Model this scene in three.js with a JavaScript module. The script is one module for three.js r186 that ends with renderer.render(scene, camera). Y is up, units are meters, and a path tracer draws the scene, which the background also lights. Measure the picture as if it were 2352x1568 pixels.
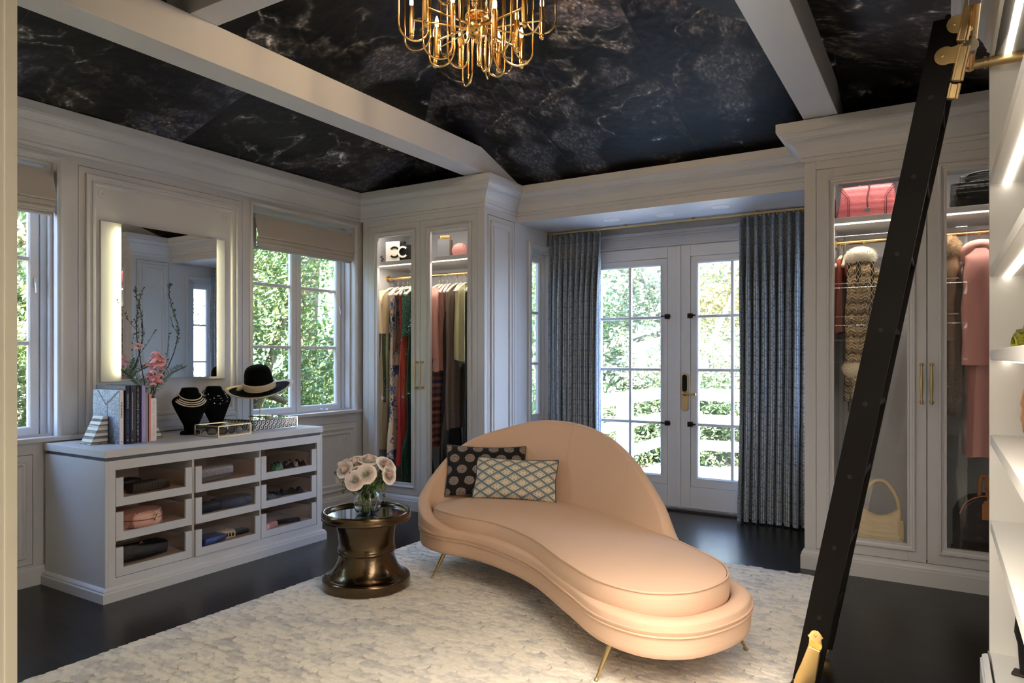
import * as THREE from 'three';
import { mergeGeometries } from 'three/addons/utils/BufferGeometryUtils.js';
import { RoundedBoxGeometry } from 'three/addons/geometries/RoundedBoxGeometry.js';
import { RectAreaLightUniformsLib } from 'three/addons/lights/RectAreaLightUniformsLib.js';

// ------------------------------------------------------------------ camera, sky, sun, exposure
RectAreaLightUniformsLib.init();
const scene = new THREE.Scene();
const YAW = Math.atan(984 / 1610);
const camera = new THREE.PerspectiveCamera(2 * Math.atan(784 / 1610) * 180 / Math.PI, 2352 / 1568, 0.05, 200);
camera.position.set(0, 1.38, 0);
camera.rotation.set(0, YAW, 0);
camera.setViewOffset(2352, 1568, 0, -36, 2352, 1568);
const renderer = new THREE.WebGLRenderer({ antialias: true });
renderer.toneMapping = THREE.LinearToneMapping;
renderer.toneMappingExposure = 1.0;
renderer.shadowMap.enabled = true;

const SKY_GAIN = 17, SUN = 70;                                    // daylight
const L_SHELF = 84, L_CLOSET = 26, L_MIRROR = 30, L_BULB = 0.8, L_HALL = 22; // lamps
{ // clear bright sky, paler towards the horizon, soft clouds
  const w = 256, h = 128, d = new Float32Array(w * h * 4);
  for (let j = 0; j < h; j++) for (let i = 0; i < w; i++) {
    const e = Math.max(0, ((j + .5) / h - .5) * 2), a = i / w * Math.PI * 2, k = Math.pow(1 - e, 2.2);
    const cl = Math.max(0, Math.sin(a * 3 + e * 9) * .5 + Math.sin(a * 7 - e * 14 + 1) * .3 + Math.sin(a * 13 + e * 23) * .2) * .35;
    const c = [0.24 + .42 * k + cl * .42, 0.50 + .34 * k + cl * .30, 1.06 + .06 * k + cl * .08];
    for (let n = 0; n < 3; n++) d[(j * w + i) * 4 + n] = c[n];
    d[(j * w + i) * 4 + 3] = 1;
  }
  const t = new THREE.DataTexture(d, w, h, THREE.RGBAFormat, THREE.FloatType);
  t.mapping = THREE.EquirectangularReflectionMapping; t.magFilter = THREE.LinearFilter; t.colorSpace = THREE.LinearSRGBColorSpace; t.needsUpdate = true;
  scene.background = t; scene.backgroundIntensity = SKY_GAIN;
}
const sun = new THREE.DirectionalLight(new THREE.Color(1, .93, .82), SUN);
sun.position.set(1, 20, 1); sun.target.position.set(-2, 0, -8); sun.castShadow = true; sun.shadow.radius = 1;
Object.assign(sun.shadow.camera, { left: -22, right: 22, top: 22, bottom: -22, near: 1, far: 60 });
scene.add(sun, sun.target);

// ------------------------------------------------------------------ helpers
function rng(seed) { let s = seed >>> 0; return () => { s = (s + 0x6D2B79F5) >>> 0; let t = s; t = Math.imul(t ^ (t >>> 15), t | 1); t ^= t + Math.imul(t ^ (t >>> 7), t | 61); return ((t ^ (t >>> 14)) >>> 0) / 4294967296; }; }
const PI = Math.PI, V = (x, y, z) => new THREE.Vector3(x, y, z), lerp = (a, b, t) => a + (b - a) * t, clamp = (x, a = 0, b = 1) => Math.min(b, Math.max(a, x)), sst = (a, b, x) => { const t = clamp((x - a) / (b - a)); return t * t * (3 - 2 * t); };
const used = new Map();
function numbered(n) { const k = (used.get(n) ?? -1) + 1; used.set(n, k); return k ? n + '_' + String(k).padStart(3, '0') : n; }
function tag(o, label, category, group) { o.userData.label = label; o.userData.category = category; if (group) o.userData.group = group; return o; }
function thing(name, label, category, p = [0, 0, 0], ry = 0, group) { const o = new THREE.Group(); o.name = numbered(name); scene.add(o); o.position.set(...p); o.rotation.y = ry; return tag(o, label, category, group); }
function fix(g) { let q = g.index ? g.toNonIndexed() : g; for (const k of Object.keys(q.attributes)) if (!['position', 'normal', 'uv'].includes(k)) q.deleteAttribute(k); if (!q.attributes.uv) q.setAttribute('uv', new THREE.BufferAttribute(new Float32Array(q.attributes.position.count * 2), 2)); q.clearGroups(); return q; }
function mg(l) { l = l.flat().filter(Boolean); return l.length === 1 ? l[0] : mergeGeometries(l.map(fix)); }
function mesh(name, g, m, parent = scene, label) { const o = new THREE.Mesh(Array.isArray(g) ? mg(g) : g, m); o.name = parent === scene ? numbered(name) : name; o.castShadow = o.receiveShadow = true; if (label) o.userData.label = label; parent.add(o); return o; }
function struct(name, g, m) { const o = g ? mesh(name, g, m) : new THREE.Group(); if (!g) { o.name = numbered(name); scene.add(o); } o.userData.kind = 'structure'; return o; }
function bb(x0, x1, y0, y1, z0, z1, r = 0) { const w = Math.abs(x1 - x0), h = Math.abs(y1 - y0), d = Math.abs(z1 - z0); const g = r ? new RoundedBoxGeometry(w, h, d, 1, Math.min(r, w * .49, h * .49, d * .49)) : new THREE.BoxGeometry(w, h, d); g.translate((x0 + x1) / 2, (y0 + y1) / 2, (z0 + z1) / 2); return g; }
function uvBox(g, s = 1) { // uv in metres by dominant normal
  const q = fix(g), p = q.attributes.position, n = q.attributes.normal, u = q.attributes.uv;
  for (let i = 0; i < p.count; i++) { const ax = Math.abs(n.getX(i)), ay = Math.abs(n.getY(i)), az = Math.abs(n.getZ(i)); if (ay >= ax && ay >= az) u.setXY(i, p.getX(i) * s, p.getZ(i) * s); else if (ax >= az) u.setXY(i, p.getZ(i) * s, p.getY(i) * s); else u.setXY(i, p.getX(i) * s, p.getY(i) * s); }
  return q;
}
function quads(rows, closeU = false, closeV = false, smooth = true, uvs) { // grid of Vector3 [i][j] -> geometry
  const n = rows.length, m = rows[0].length, pos = [], uv = [], idx = [];
  for (let i = 0; i < n; i++) for (let j = 0; j < m; j++) { const p = rows[i][j]; pos.push(p.x, p.y, p.z); if (uvs) uv.push(...uvs(i, j, p)); else uv.push(i / (n - 1), j / (m - 1)); }
  for (let i = 0; i < (closeU ? n : n - 1); i++) for (let j = 0; j < (closeV ? m : m - 1); j++) { const a = i * m + j, b = ((i + 1) % n) * m + j, c = ((i + 1) % n) * m + (j + 1) % m, d = i * m + (j + 1) % m; idx.push(a, b, c, a, c, d); }
  let g = new THREE.BufferGeometry(); g.setAttribute('position', new THREE.Float32BufferAttribute(pos, 3)); g.setAttribute('uv', new THREE.Float32BufferAttribute(uv, 2)); g.setIndex(idx);
  if (!smooth) g = g.toNonIndexed(); g.computeVertexNormals(); return g;
}
function tube(pts, r, seg = 24, rad = 8, closed = false, curve) { return new THREE.TubeGeometry(curve || new THREE.CatmullRomCurve3(pts.map(p => p.isVector3 ? p : V(...p)), closed, 'catmullrom', .5), seg, r, rad, closed); }
function rod(a, b, r0, r1 = r0, seg = 12) { a = a.isVector3 ? a : V(...a); b = b.isVector3 ? b : V(...b); const l = a.distanceTo(b), g = new THREE.CylinderGeometry(r1, r0, l, seg); g.translate(0, l / 2, 0); g.applyQuaternion(new THREE.Quaternion().setFromUnitVectors(V(0, 1, 0), b.clone().sub(a).normalize())); g.translate(a.x, a.y, a.z); return g; }
function lathe(p, seg = 48) { return new THREE.LatheGeometry(p.map(q => new THREE.Vector2(...q)), seg); }
function ball(r, x = 0, y = 0, z = 0, w = 16, h = 12, s = [1, 1, 1]) { const g = new THREE.SphereGeometry(r, w, h); g.scale(...s); g.translate(x, y, z); return g; }
function extr(pts, depth, bevel = 0, holes = []) { const s = pts instanceof THREE.Shape ? pts : new THREE.Shape(pts.map(p => new THREE.Vector2(...p))); holes.forEach(h => s.holes.push(new THREE.Path(h.map(p => new THREE.Vector2(...p))))); return new THREE.ExtrudeGeometry(s, { depth, bevelEnabled: bevel > 0, bevelSize: bevel, bevelThickness: bevel, bevelOffset: -bevel, bevelSegments: 2, curveSegments: 16 }); }
// mitred picture-frame moulding in the XY plane facing +Z; prof = [[inset, proud], ...] from the outside inwards
function frameMold(w, h, prof, cx = 0, cy = 0, cz = 0) {
  const pos = [], C = [[-1, -1], [1, -1], [1, 1], [-1, 1]], P = (c, q) => [c[0] * (w / 2 - q[0]) + cx, c[1] * (h / 2 - q[0]) + cy, q[1] + cz];
  for (let k = 0; k < 4; k++) for (let j = 0; j + 1 < prof.length; j++) { const a = P(C[k], prof[j]), b = P(C[(k + 1) % 4], prof[j]), c = P(C[(k + 1) % 4], prof[j + 1]), d = P(C[k], prof[j + 1]); pos.push(...a, ...b, ...c, ...a, ...c, ...d); }
  const g = new THREE.BufferGeometry(); g.setAttribute('position', new THREE.Float32BufferAttribute(pos, 3)); g.computeVertexNormals(); return fix(g);
}
// profile swept along a plan path [[x, z], ...] with mitres; prof = [[out, y], ...], out to the left of travel when flip = 1
function sweep(path, prof, flip = 1, closed = false) {
  const n = path.length, dirs = [], pos = [], R = [];
  for (let i = 0; i + 1 < n; i++) { const d = new THREE.Vector2(path[i + 1][0] - path[i][0], path[i + 1][1] - path[i][1]).normalize(); dirs.push(d); }
  const nor = d => new THREE.Vector2(d.y, -d.x).multiplyScalar(flip);
  for (let i = 0; i < n; i++) { const a = nor(dirs[Math.max(0, i - 1)]), b = nor(dirs[Math.min(n - 2, i)]), m = a.clone().add(b); m.multiplyScalar(1 / Math.max(.2, m.dot(a))); R.push(m); }
  for (let i = 0; i + 1 < n; i++) for (let j = 0; j + 1 < prof.length; j++) {
    const P = (k, q) => [path[k][0] + R[k].x * q[0], q[1], path[k][1] + R[k].y * q[0]];
    const a = P(i, prof[j]), b = P(i + 1, prof[j]), c = P(i + 1, prof[j + 1]), d = P(i, prof[j + 1]); pos.push(...a, ...b, ...c, ...a, ...c, ...d);
  }
  const g = new THREE.BufferGeometry(); g.setAttribute('position', new THREE.Float32BufferAttribute(pos, 3)); g.computeVertexNormals(); return fix(g);
}
const rotY = (g, a) => (g.rotateY(a), g), rotX = (g, a) => (g.rotateX(a), g), rotZ = (g, a) => (g.rotateZ(a), g), mv = (g, x, y, z) => (g.translate(x, y, z), g);
// wall-mounted geometry: built in XY facing +Z, turned to face +X (left wall) and put at x, centre z
const toLeftWall = (g, x) => mv(rotY(g, PI / 2), x, 0, 0);          // local x -> world -z

// ------------------------------------------------------------------ noise and textures
const GR = (() => { const r = rng(77), p = new Uint16Array(512); for (let i = 0; i < 512; i++) p[i] = Math.floor(r() * 65536); return p; })();
function h2(x, y, s = 0) { let h = Math.imul(x | 0, 374761393) + Math.imul(y | 0, 668265263) + Math.imul(s | 0, 974634777); h = Math.imul(h ^ (h >>> 13), 1274126177); return ((h ^ (h >>> 16)) >>> 0) / 4294967296; }
function vn(x, y, per = 0, s = 0) { const xi = Math.floor(x), yi = Math.floor(y), fx = x - xi, fy = y - yi, u = fx * fx * (3 - 2 * fx), v = fy * fy * (3 - 2 * fy), w = k => per ? ((k % per) + per) % per : k; const a = h2(w(xi), w(yi), s), b = h2(w(xi + 1), w(yi), s), c = h2(w(xi), w(yi + 1), s), d = h2(w(xi + 1), w(yi + 1), s); return lerp(lerp(a, b, u), lerp(c, d, u), v); }
function fbm(x, y, o = 4, per = 0, s = 0) { let a = 0, k = .5, t = 0; for (let i = 0; i < o; i++) { a += k * vn(x, y, per, s + i * 17); t += k; k *= .5; x *= 2; y *= 2; per *= 2; } return a / t; }
function dtex(n, m, f, { srgb = true, rx = 1, ry = 1, wrap = THREE.RepeatWrapping } = {}) {
  const d = new Uint8Array(n * m * 4); for (let j = 0; j < m; j++) for (let i = 0; i < n; i++) { const c = f((i + .5) / n, (j + .5) / m, i, j), k = (j * n + i) * 4; d[k] = clamp(c[0]) * 255; d[k + 1] = clamp(c[1]) * 255; d[k + 2] = clamp(c[2]) * 255; d[k + 3] = 255; }
  const t = new THREE.DataTexture(d, n, m); t.wrapS = t.wrapT = wrap; t.magFilter = THREE.LinearFilter; t.minFilter = THREE.LinearMipmapLinearFilter; t.repeat.set(rx, ry); if (srgb) t.colorSpace = THREE.SRGBColorSpace; t.needsUpdate = true; return t;
}
const grey = f => (u, v, i, j) => { const x = f(u, v, i, j); return [x, x, x]; };
function ctex(w, h, draw, wrap) { const c = document.createElement('canvas'); c.width = w; c.height = h; draw(c.getContext('2d'), w, h); const t = new THREE.CanvasTexture(c); t.colorSpace = THREE.SRGBColorSpace; t.magFilter = THREE.LinearFilter; if (wrap) t.wrapS = t.wrapT = THREE.RepeatWrapping; return t; }
const std = (c, r = .6, o = {}) => new THREE.MeshStandardMaterial({ color: c, roughness: r, ...o });
const phy = (c, r = .6, o = {}) => new THREE.MeshPhysicalMaterial({ color: c, roughness: r, ...o });
const rep = (t, x, y = x) => { const c = t.clone(); c.repeat.set(x, y); c.needsUpdate = true; return c; };

const T = {};
T.brush = dtex(256, 256, grey((u, v) => .5 + .35 * (fbm(u * 6, v * 40, 3, 0, 5) - .5) + .25 * (fbm(u * 40, v * 60, 2, 0, 9) - .5)), { srgb: false });
T.weave = dtex(128, 128, grey((u, v) => { const x = u * 32, y = v * 32, k = (Math.floor(x) + Math.floor(y)) % 2; return .5 + .3 * (k ? Math.sin(x % 1 * PI) : Math.sin(y % 1 * PI)) - .15 + .1 * (vn(x * 2, y * 2, 64) - .5); }), { srgb: false });
T.pile = dtex(256, 256, grey((u, v) => .5 + .5 * (fbm(u * 48, v * 48, 3, 48, 3) - .5)), { srgb: false });
T.wood = dtex(512, 512, (u, v) => { const g = fbm(u * 4, v * 64, 4, 0, 21), k = fbm(u * 2, v * 10, 3, 0, 31), f = Math.pow(vn(u * 14, v * 240, 0, 41), 3); const b = .55 + .35 * (g - .5) + .5 * (k - .5) - .18 * f; return [b * 1.03, b * .99, b * .95]; });
T.stone = (() => { // black slate wall covering with pale mineral veins and brown frost
  const per = 6; return dtex(1024, 1024, (u, v) => {
    const x = u * per, y = v * per, wx = fbm(x, y, 4, per, 1) - .5, wy = fbm(x + 3, y + 3, 4, per, 2) - .5;
    const X = x + wx * 2.2, Y = y + wy * 2.2, n1 = fbm(X, Y, 5, per, 11), n2 = fbm(X + 1, Y + 2, 5, per, 23), n3 = fbm(x * 2, y * 2, 5, per * 2, 37);
    const ridge = a => .75 * Math.pow(1 - Math.min(1, Math.abs(a - .5) * 26), 2) + .4 * Math.pow(1 - Math.min(1, Math.abs(a - .5) * 9), 3);
    const grain = fbm(x * 14, y * 14, 3, per * 14, 51), fine = vn(x * 60, y * 60, per * 60, 61), scr = Math.pow(fbm(x * 40 + wx * 12, y * 26 + wy * 12, 2, 0, 71), 3) * 1.2 + Math.pow(fbm(x * 11 + wx * 14, y * 11 + wy * 14, 4, 0, 75), 2) * .55;
    const patch = sst(.5, .68, n2) * (.35 + 1.3 * scr), brown = sst(.5, .66, n3) * sst(.42, .6, grain) * (.3 + 1.5 * scr);
    const vein = ridge(n1) * sst(.4, .62, fbm(x * 3, y * 3, 3, per * 3, 83)) * (.25 + 1.5 * scr) + .5 * ridge(n2 + .09) * sst(.5, .62, n3) * (.3 + scr);
    const b = .048 + .05 * (grain - .5) + .05 * (fine - .5) * (.3 + n3), blue = sst(.5, .3, n1) * .03;
    return [b + patch * .25 + brown * .13 + vein * .42 + .004, b + patch * .25 + brown * .108 + vein * .415 + .004, b + patch * .262 + brown * .08 + vein * .41 + .008 + blue];
  });
})();
T.stoneB = dtex(512, 512, grey((u, v) => { const x = u * 6, y = v * 6, n = fbm(x + (fbm(x, y, 3, 6, 1) - .5) * 2, y, 5, 6, 11); return .5 * n + .5 * fbm(x * 12, y * 12, 3, 72, 51); }), { srgb: false });

const M = {
  shelfWhite: phy(new THREE.Color(.73, .71, .68), .45), paint: phy(new THREE.Color(.54, .54, .56), .42, { bumpMap: rep(T.brush, 1.5), bumpScale: .00005 }),
  paintDark: std(0x4a4b50, .7), gap: std(0x0c0c0d, .9),
  trimWhite: phy(new THREE.Color(.68, .69, .71), .4),
  jamb: phy(new THREE.Color(.80, .73, .58), .5, { bumpMap: rep(T.brush, 1, 2), bumpScale: .0003 }),
  brass: phy(new THREE.Color(.80, .56, .24), .24, { metalness: 1 }), brassAged: phy(new THREE.Color(.52, .38, .19), .34, { metalness: 1 }), brassBright: phy(new THREE.Color(.92, .62, .26), .16, { metalness: 1 }),
  black: phy(new THREE.Color(.004, .003, .0025), .42, { specularIntensity: .22 }), iron: std(0x151517, .45, { metalness: .6 }), steel: phy(0x9a9ca0, .3, { metalness: 1 }),
  glass: phy(0xffffff, 0, { transmission: 1, thickness: 0, ior: 1.5 }), lowGlass: phy(0xffffff, 0, { transmission: 1, thickness: 0, ior: 1.5, specularIntensity: .4 }), smoke: phy(new THREE.Color(.88, .84, .82), .02, { transmission: 1, thickness: 0, ior: 1.5 }),
  mirror: phy(new THREE.Color(.86, .9, .92), .01, { metalness: 1 }),
  led: std(0xffffff, .5, { emissive: new THREE.Color(1, .91, .76), emissiveIntensity: 4.5 }),
  ledCool: std(0xffffff, .5, { emissive: new THREE.Color(1, .92, .78), emissiveIntensity: 2.6 }),
  ledDim: std(0xffffff, .5, { emissive: new THREE.Color(1, .91, .76), emissiveIntensity: 1.6 }), felt: std(0xc9b8a8, .95), white: std(0xe8e4dc, .6), cream: std(0xe6d9c2, .8),
};
// ------------------------------------------------------------------ the room shell
const XW = -4.69, ZC = -4.92, XA = -3.28, XB = -0.76, ZS = -5.45, ZD = -6.22, XR = 0.178, H0 = 2.88;
const rectH = (a, b, c, d) => [[a, c], [b, c], [b, d], [a, d]];
const PANEL = [[0, 0], [0, .012], [.004, .016], [.016, .016], [.022, .009], [.036, .006], [.04, .006], [.044, .014], [.058, .014], [.066, .003], [.07, 0]];
const FLATP = [[0, -.004], [0, .008], [.006, .014], [.018, .014], [.03, .004], [.034, -.004]];
function ring(w, h, t, d, cx = 0, cy = 0, cz = 0, t2 = t) { return mg([bb(cx - w / 2, cx - w / 2 + t, cy - h / 2, cy + h / 2, cz, cz + d), bb(cx + w / 2 - t, cx + w / 2, cy - h / 2, cy + h / 2, cz, cz + d), bb(cx - w / 2 + t, cx + w / 2 - t, cy + h / 2 - t, cy + h / 2, cz, cz + d), bb(cx - w / 2 + t, cx + w / 2 - t, cy - h / 2, cy - h / 2 + t2, cz, cz + d)]); }

{ // left wall with two windows, a framed centre panel and framed lower panels
  const holes = [rectH(1.13, 2.25, .885, 2.60), rectH(3.70, 4.85, .885, 2.60), rectH(2.369, 3.604, .886, 2.606), rectH(1.0, 2.11, .125, .792), rectH(3.61, 4.875, .114, .78)];
  const g = toLeftWall(extr(rectH(-1.75, 5.62, 0, 4), .22, 0, holes), XW - .22);
  const wall = struct('wall_left', g, M.paint);
  mesh('backing', [bb(XW - .20, XW - .04, .87, 2.62, -3.62, -2.36), bb(XW - .20, XW - .04, .1, .8, -2.12, -.9), bb(XW - .20, XW - .04, .1, .8, -4.89, -3.6)], M.gap, wall);
  for (const [a, b, c, d, rosettes] of [[2.369, 3.604, .886, 2.606, 1], [1.0, 2.11, .125, .792, 0], [3.61, 4.875, .114, .78, 1]]) {
    const e = .0035, w = b - a - 2 * e, h = d - c - 2 * e, cx = (a + b) / 2, cy = (c + d) / 2;
    mesh('panel', toLeftWall(mg([bb(a + e, b - e, c + e, d - e, -.03, 0), frameMold(w - .08, h - .08, PANEL, cx, cy, 0)]), XW), M.paint, wall);
    if (rosettes) for (const [sx, sy] of [[-1, 1], [1, 1]]) {
      const px = cx + sx * (w / 2 - .15), py = cy + sy * (h / 2 - .15), r = [];
      for (let k = 0; k < 6; k++) r.push(ball(.011, px + Math.cos(k * PI / 3) * .013, py + Math.sin(k * PI / 3) * .013, .001, 10, 8, [1, 1, 1]));
      mesh('rosette', toLeftWall(mg([mv(rotX(new THREE.CylinderGeometry(.028, .03, .004, 20), PI / 2), px, py, .002), ...r.map(q => (q.scale(1, 1, .4), q)), ball(.008, px, py, .003, 10, 8)]), XW), M.paint, wall);
    }
  }
  for (const [a, b] of [[1.13, 2.25], [3.70, 4.85]]) mesh('window_casing', toLeftWall(frameMold(b - a + .05, 1.77, [[-.0, 0], [0, .012], [.012, .014], [.025, .006], [.03, 0], [.03, -.05], [.05, -.05]], (a + b) / 2, 1.742, 0), XW), M.paint, wall);
  const sill = mesh('sill', bb(XW - .2, XW + .032, .862, .89, -4.92, -.64, .004), M.paint, wall);
}
struct('baseboard_left', sweep([[XW, -.62], [XW, ZC]], [[.022, 0], [.022, .085], [.018, .09], [.018, .1], [.012, .112], [0, .118]], -1), M.paint);

function casement(name, W, Hh, rows, cols, place) { // built facing +Z, lower left corner at 0,0; cols sashes of one column
  const g = struct(name); place(g);
  mesh('frame', ring(W, Hh, .035, .07, W / 2, Hh / 2, -.05), M.trimWhite, g);
  const cw = (W - .07) / cols;
  for (let c = 0; c < cols; c++) {
    const x0 = .035 + c * cw + .004, x1 = .035 + (c + 1) * cw - .004, w = x1 - x0;
    const s = mesh('sash', mg([ring(w, Hh - .07, .05, .04, (x0 + x1) / 2, Hh / 2, -.03), frameMold(w - .09, Hh - .16, [[0, .012], [.012, .002], [.012, -.02]], (x0 + x1) / 2, Hh / 2, 0)]), M.trimWhite, g);
    const gx0 = x0 + .05, gx1 = x1 - .05, gh = (Hh - .17) / rows;
    for (let r = 0; r < rows; r++) {
      mesh('pane', mv(new THREE.PlaneGeometry(gx1 - gx0, gh), (gx0 + gx1) / 2, .085 + (r + .5) * gh, -.012), M.glass, s);
      if (r) mesh('muntin', mg([bb(gx0, gx1, .085 + r * gh - .013, .085 + r * gh + .013, -.03, .002, .004)]), M.trimWhite, s);
    }
    mesh('lock_lever', [bb(c ? x1 - .03 : x0 + .01, c ? x1 - .01 : x0 + .03, Hh * .55, Hh * .55 + .06, .01, .02, .004), rod([c ? x1 - .02 : x0 + .02, Hh * .55 + .03, .02], [c ? x1 - .025 : x0 + .025, Hh * .55 - .035, .035], .006, .005)], M.trimWhite, s);
    if (cols > 1) { const cx = (c ? x1 - .14 : x0 + .14); mesh('crank_handle', [bb(cx - .09, cx + .05, .012, .034, .02, .055, .006), rod([cx - .02, .034, .04], [cx - .1, .04, .075], .008), rod([cx - .1, .04, .075], [cx + .06 - .1 * 1.6, .052, .08], .009, .012), ball(.014, cx - .17, .054, .08, 10, 8, [1, .8, 1])], M.trimWhite, g); }
  }
  return g;
}
casement('window_1', 1.12, 1.75, 3, 2, g => { g.position.set(-4.85, .855, -1.13); g.rotation.y = PI / 2; });
casement('window_2', 1.15, 1.75, 3, 2, g => { g.position.set(-4.85, .855, -3.70); g.rotation.y = PI / 2; });

{ // walls behind the wardrobes, the bay and its back
  struct('wall_back_left', bb(-4.91, XA - .03, 0, 4, -5.78, -5.62), M.paint);
  struct('wall_back_right', bb(XB + .03, .9, 0, 4, -5.78, -5.62), M.paint);
  const bay = (name, sx, x) => { // side wall of the bay with a narrow window opening
    const hole = rectH(5.70, 6.10, .74, 2.39), g = extr(rectH(5.46, 6.42, 0, 4), .17, 0, [hole]);
    const geo = mg([mv(rotY(g, PI / 2), sx > 0 ? x - .17 : x, 0, 0)]);
    const w = struct(name, geo, M.paint);
    const cs = frameMold(.52, 1.79, [[0, 0], [0, .018], [.012, .024], [.05, .014], [.0605, .014], [.0605, -.03]], sx > 0 ? 5.90 : -5.90, 1.565, 0);
    mesh('window_casing', mv(rotY(cs, sx * PI / 2), x, 0, 0), M.paint, w);
  };
  bay('wall_bay_left', 1, XA); bay('wall_bay_right', -1, XB);
  casement('window_3', .40, 1.65, 3, 1, g => { g.position.set(XA - .09, .74, -5.70); g.rotation.y = PI / 2; });
  casement('window_4', .40, 1.65, 3, 1, g => { g.position.set(XB + .09, .74, -6.10); g.rotation.y = -PI / 2; });
  const wb = struct('wall_back', mv(extr([[XA - .17, 0], [-2.985, 0], [-2.985, 2.405], [-1.065, 2.405], [-1.065, 0], [XB + .17, 0], [XB + .17, 4], [XA - .17, 4]], .2, 0), 0, 0, -6.42), M.paint);
  mesh('door_casing', [bb(-3.09, -.96, 2.40, 2.52, -6.22, -6.195, .004), bb(-3.09, -2.98, 0, 2.4, -6.22, -6.195, .004), bb(-1.07, -.96, 0, 2.4, -6.22, -6.195, .004), bb(-3.11, -.94, 2.505, 2.54, -6.22, -6.17, .008), bb(-3.10, -.95, 2.485, 2.506, -6.22, -6.182, .006), bb(-3.0, -1.05, 2.395, 2.412, -6.22, -6.185, .004)], M.paint, wb);
  mesh('door_frame', [bb(-3.0, -1.05, 2.394, 2.42, -6.42, -6.225), bb(-3.0, -2.973, 0, 2.4, -6.42, -6.225), bb(-1.079, -1.05, 0, 2.4, -6.42, -6.225)], M.trimWhite, wb);
  mesh('threshold', bb(-2.98, -1.07, -.02, .018, -6.42, -6.13, .006), std(0x2a221d, .4), wb);
  struct('soffit', [bb(XA, XB, 2.597, 2.9, -6.2, ZS)], M.paint);
  struct('wall_right', bb(.56, .74, 0, 4, -5.78, 1.75), M.paint);
  const wf = struct('wall_front', bb(-4.91, -1.436, 0, 4, -.62, -.46), M.jamb);
  mesh('door_jamb', [bb(-1.46, -1.428, 0, 4, -.60, -.48, .006)], M.jamb, wf);
  struct('wall_hall_left', bb(-1.62, -1.46, 0, 4, -.46, 1.75), M.jamb);
  struct('wall_hall_end', bb(-1.62, .74, 0, 4, 1.6, 1.75), M.jamb);
}
{ // French doors
  const doorY = [.305, .775, 1.265, 1.745, 2.22];
  const door = (name, x0, x1, hinge) => {
    const g = struct(name), w = x1 - x0, cx = (x0 + x1) / 2, zf = ZD;
    const sx0 = x0 + .103, sx1 = x1 - .103;
    mesh('frame', [bb(x0, sx0, .022, 2.393, zf - .05, zf, .003), bb(sx1, x1, .022, 2.393, zf - .05, zf, .003), bb(sx0, sx1, 2.288, 2.393, zf - .05, zf, .003), bb(sx0, sx1, .022, .215, zf - .05, zf, .003)], M.trimWhite, g);
    const sash = mesh('glazed_sash', mg([ring(sx1 - sx0 - .008, 2.068, .066, .045, cx, 1.2515, zf - .05, .088), frameMold(sx1 - sx0 - .118, 1.94, [[0, .004], [.01, -.004], [.012, -.03]], cx, 1.262, zf)]), M.trimWhite, g);
    mesh('gap_strip', ring(sx1 - sx0, 2.076, .01, .02, cx, 1.2515, zf - .048), M.gap, g);
    const gx = [sx0 + .07, cx - .013, cx + .013, sx1 - .07];
    mesh('muntin', bb(cx - .013, cx + .013, .30, 2.22, zf - .04, zf - .004, .005), M.trimWhite, sash);
    for (let r = 0; r < 4; r++) {
      for (const [a, b] of [[gx[0], gx[1]], [gx[2], gx[3]]]) mesh('pane', mv(new THREE.PlaneGeometry(b - a + .004, doorY[r + 1] - doorY[r]), (a + b) / 2, (doorY[r] + doorY[r + 1]) / 2, zf - .024), M.glass, sash);
      if (r) mesh('muntin', bb(gx[0], gx[3], doorY[r] - .013, doorY[r] + .013, zf - .0395, zf - .0046, .005), M.trimWhite, sash);
    }
    const lx = hinge < 0 ? sx1 : sx0;                                // small black sash latches by the meeting stiles
    for (const y of [.777, 1.752]) mesh('latch', [bb(lx - .025, lx + .022, y - .022, y + .022, zf, zf + .012, .002), bb(lx - .012, lx + .03, y - .01, y + .012, zf + .01, zf + .028, .003), rod([lx, y, zf + .03], [lx + hinge * .055, y + .003, zf + .03], .007, .006)], M.iron, g, 'small black sash latch');
    return g;
  };
  const d1 = door('door_1', -2.972, -2.029, -1), d2 = door('door_2', -2.023, -1.08, 1);
  mesh('astragal', bb(-2.046, -2.008, .03, 2.39, ZD, ZD + .014, .004), M.trimWhite, d1);
  const lock = mesh('lock_plate', (() => { const s = new THREE.Shape(); const r = .03; s.absarc(0, .14, r, 0, PI); s.absarc(0, -.14, r, PI, 2 * PI); s.closePath(); return mv(extr(s, .016, .004), -1.966, 1.065, ZD + .002); })(), M.brassAged, d2, 'tall brass lock plate');
  mesh('keypad', (() => { const s = new THREE.Shape(); s.absarc(0, .055, .021, 0, PI); s.absarc(0, -.055, .021, PI, 2 * PI); s.closePath(); return mv(extr(s, .008, .003), -1.966, 1.145, ZD + .02); })(), M.black, lock, 'black keypad');
  mesh('lever', [rod([-1.966, 1.052, ZD + .02], [-1.966, 1.052, ZD + .065], .014), rod([-1.975, 1.052, ZD + .062], [-1.852, 1.05, ZD + .062], .0095), ball(.022, -1.966, 1.052, ZD + .028, 16, 10, [1, 1, .5])], M.brassBright, lock, 'bright brass lever');
}
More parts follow.
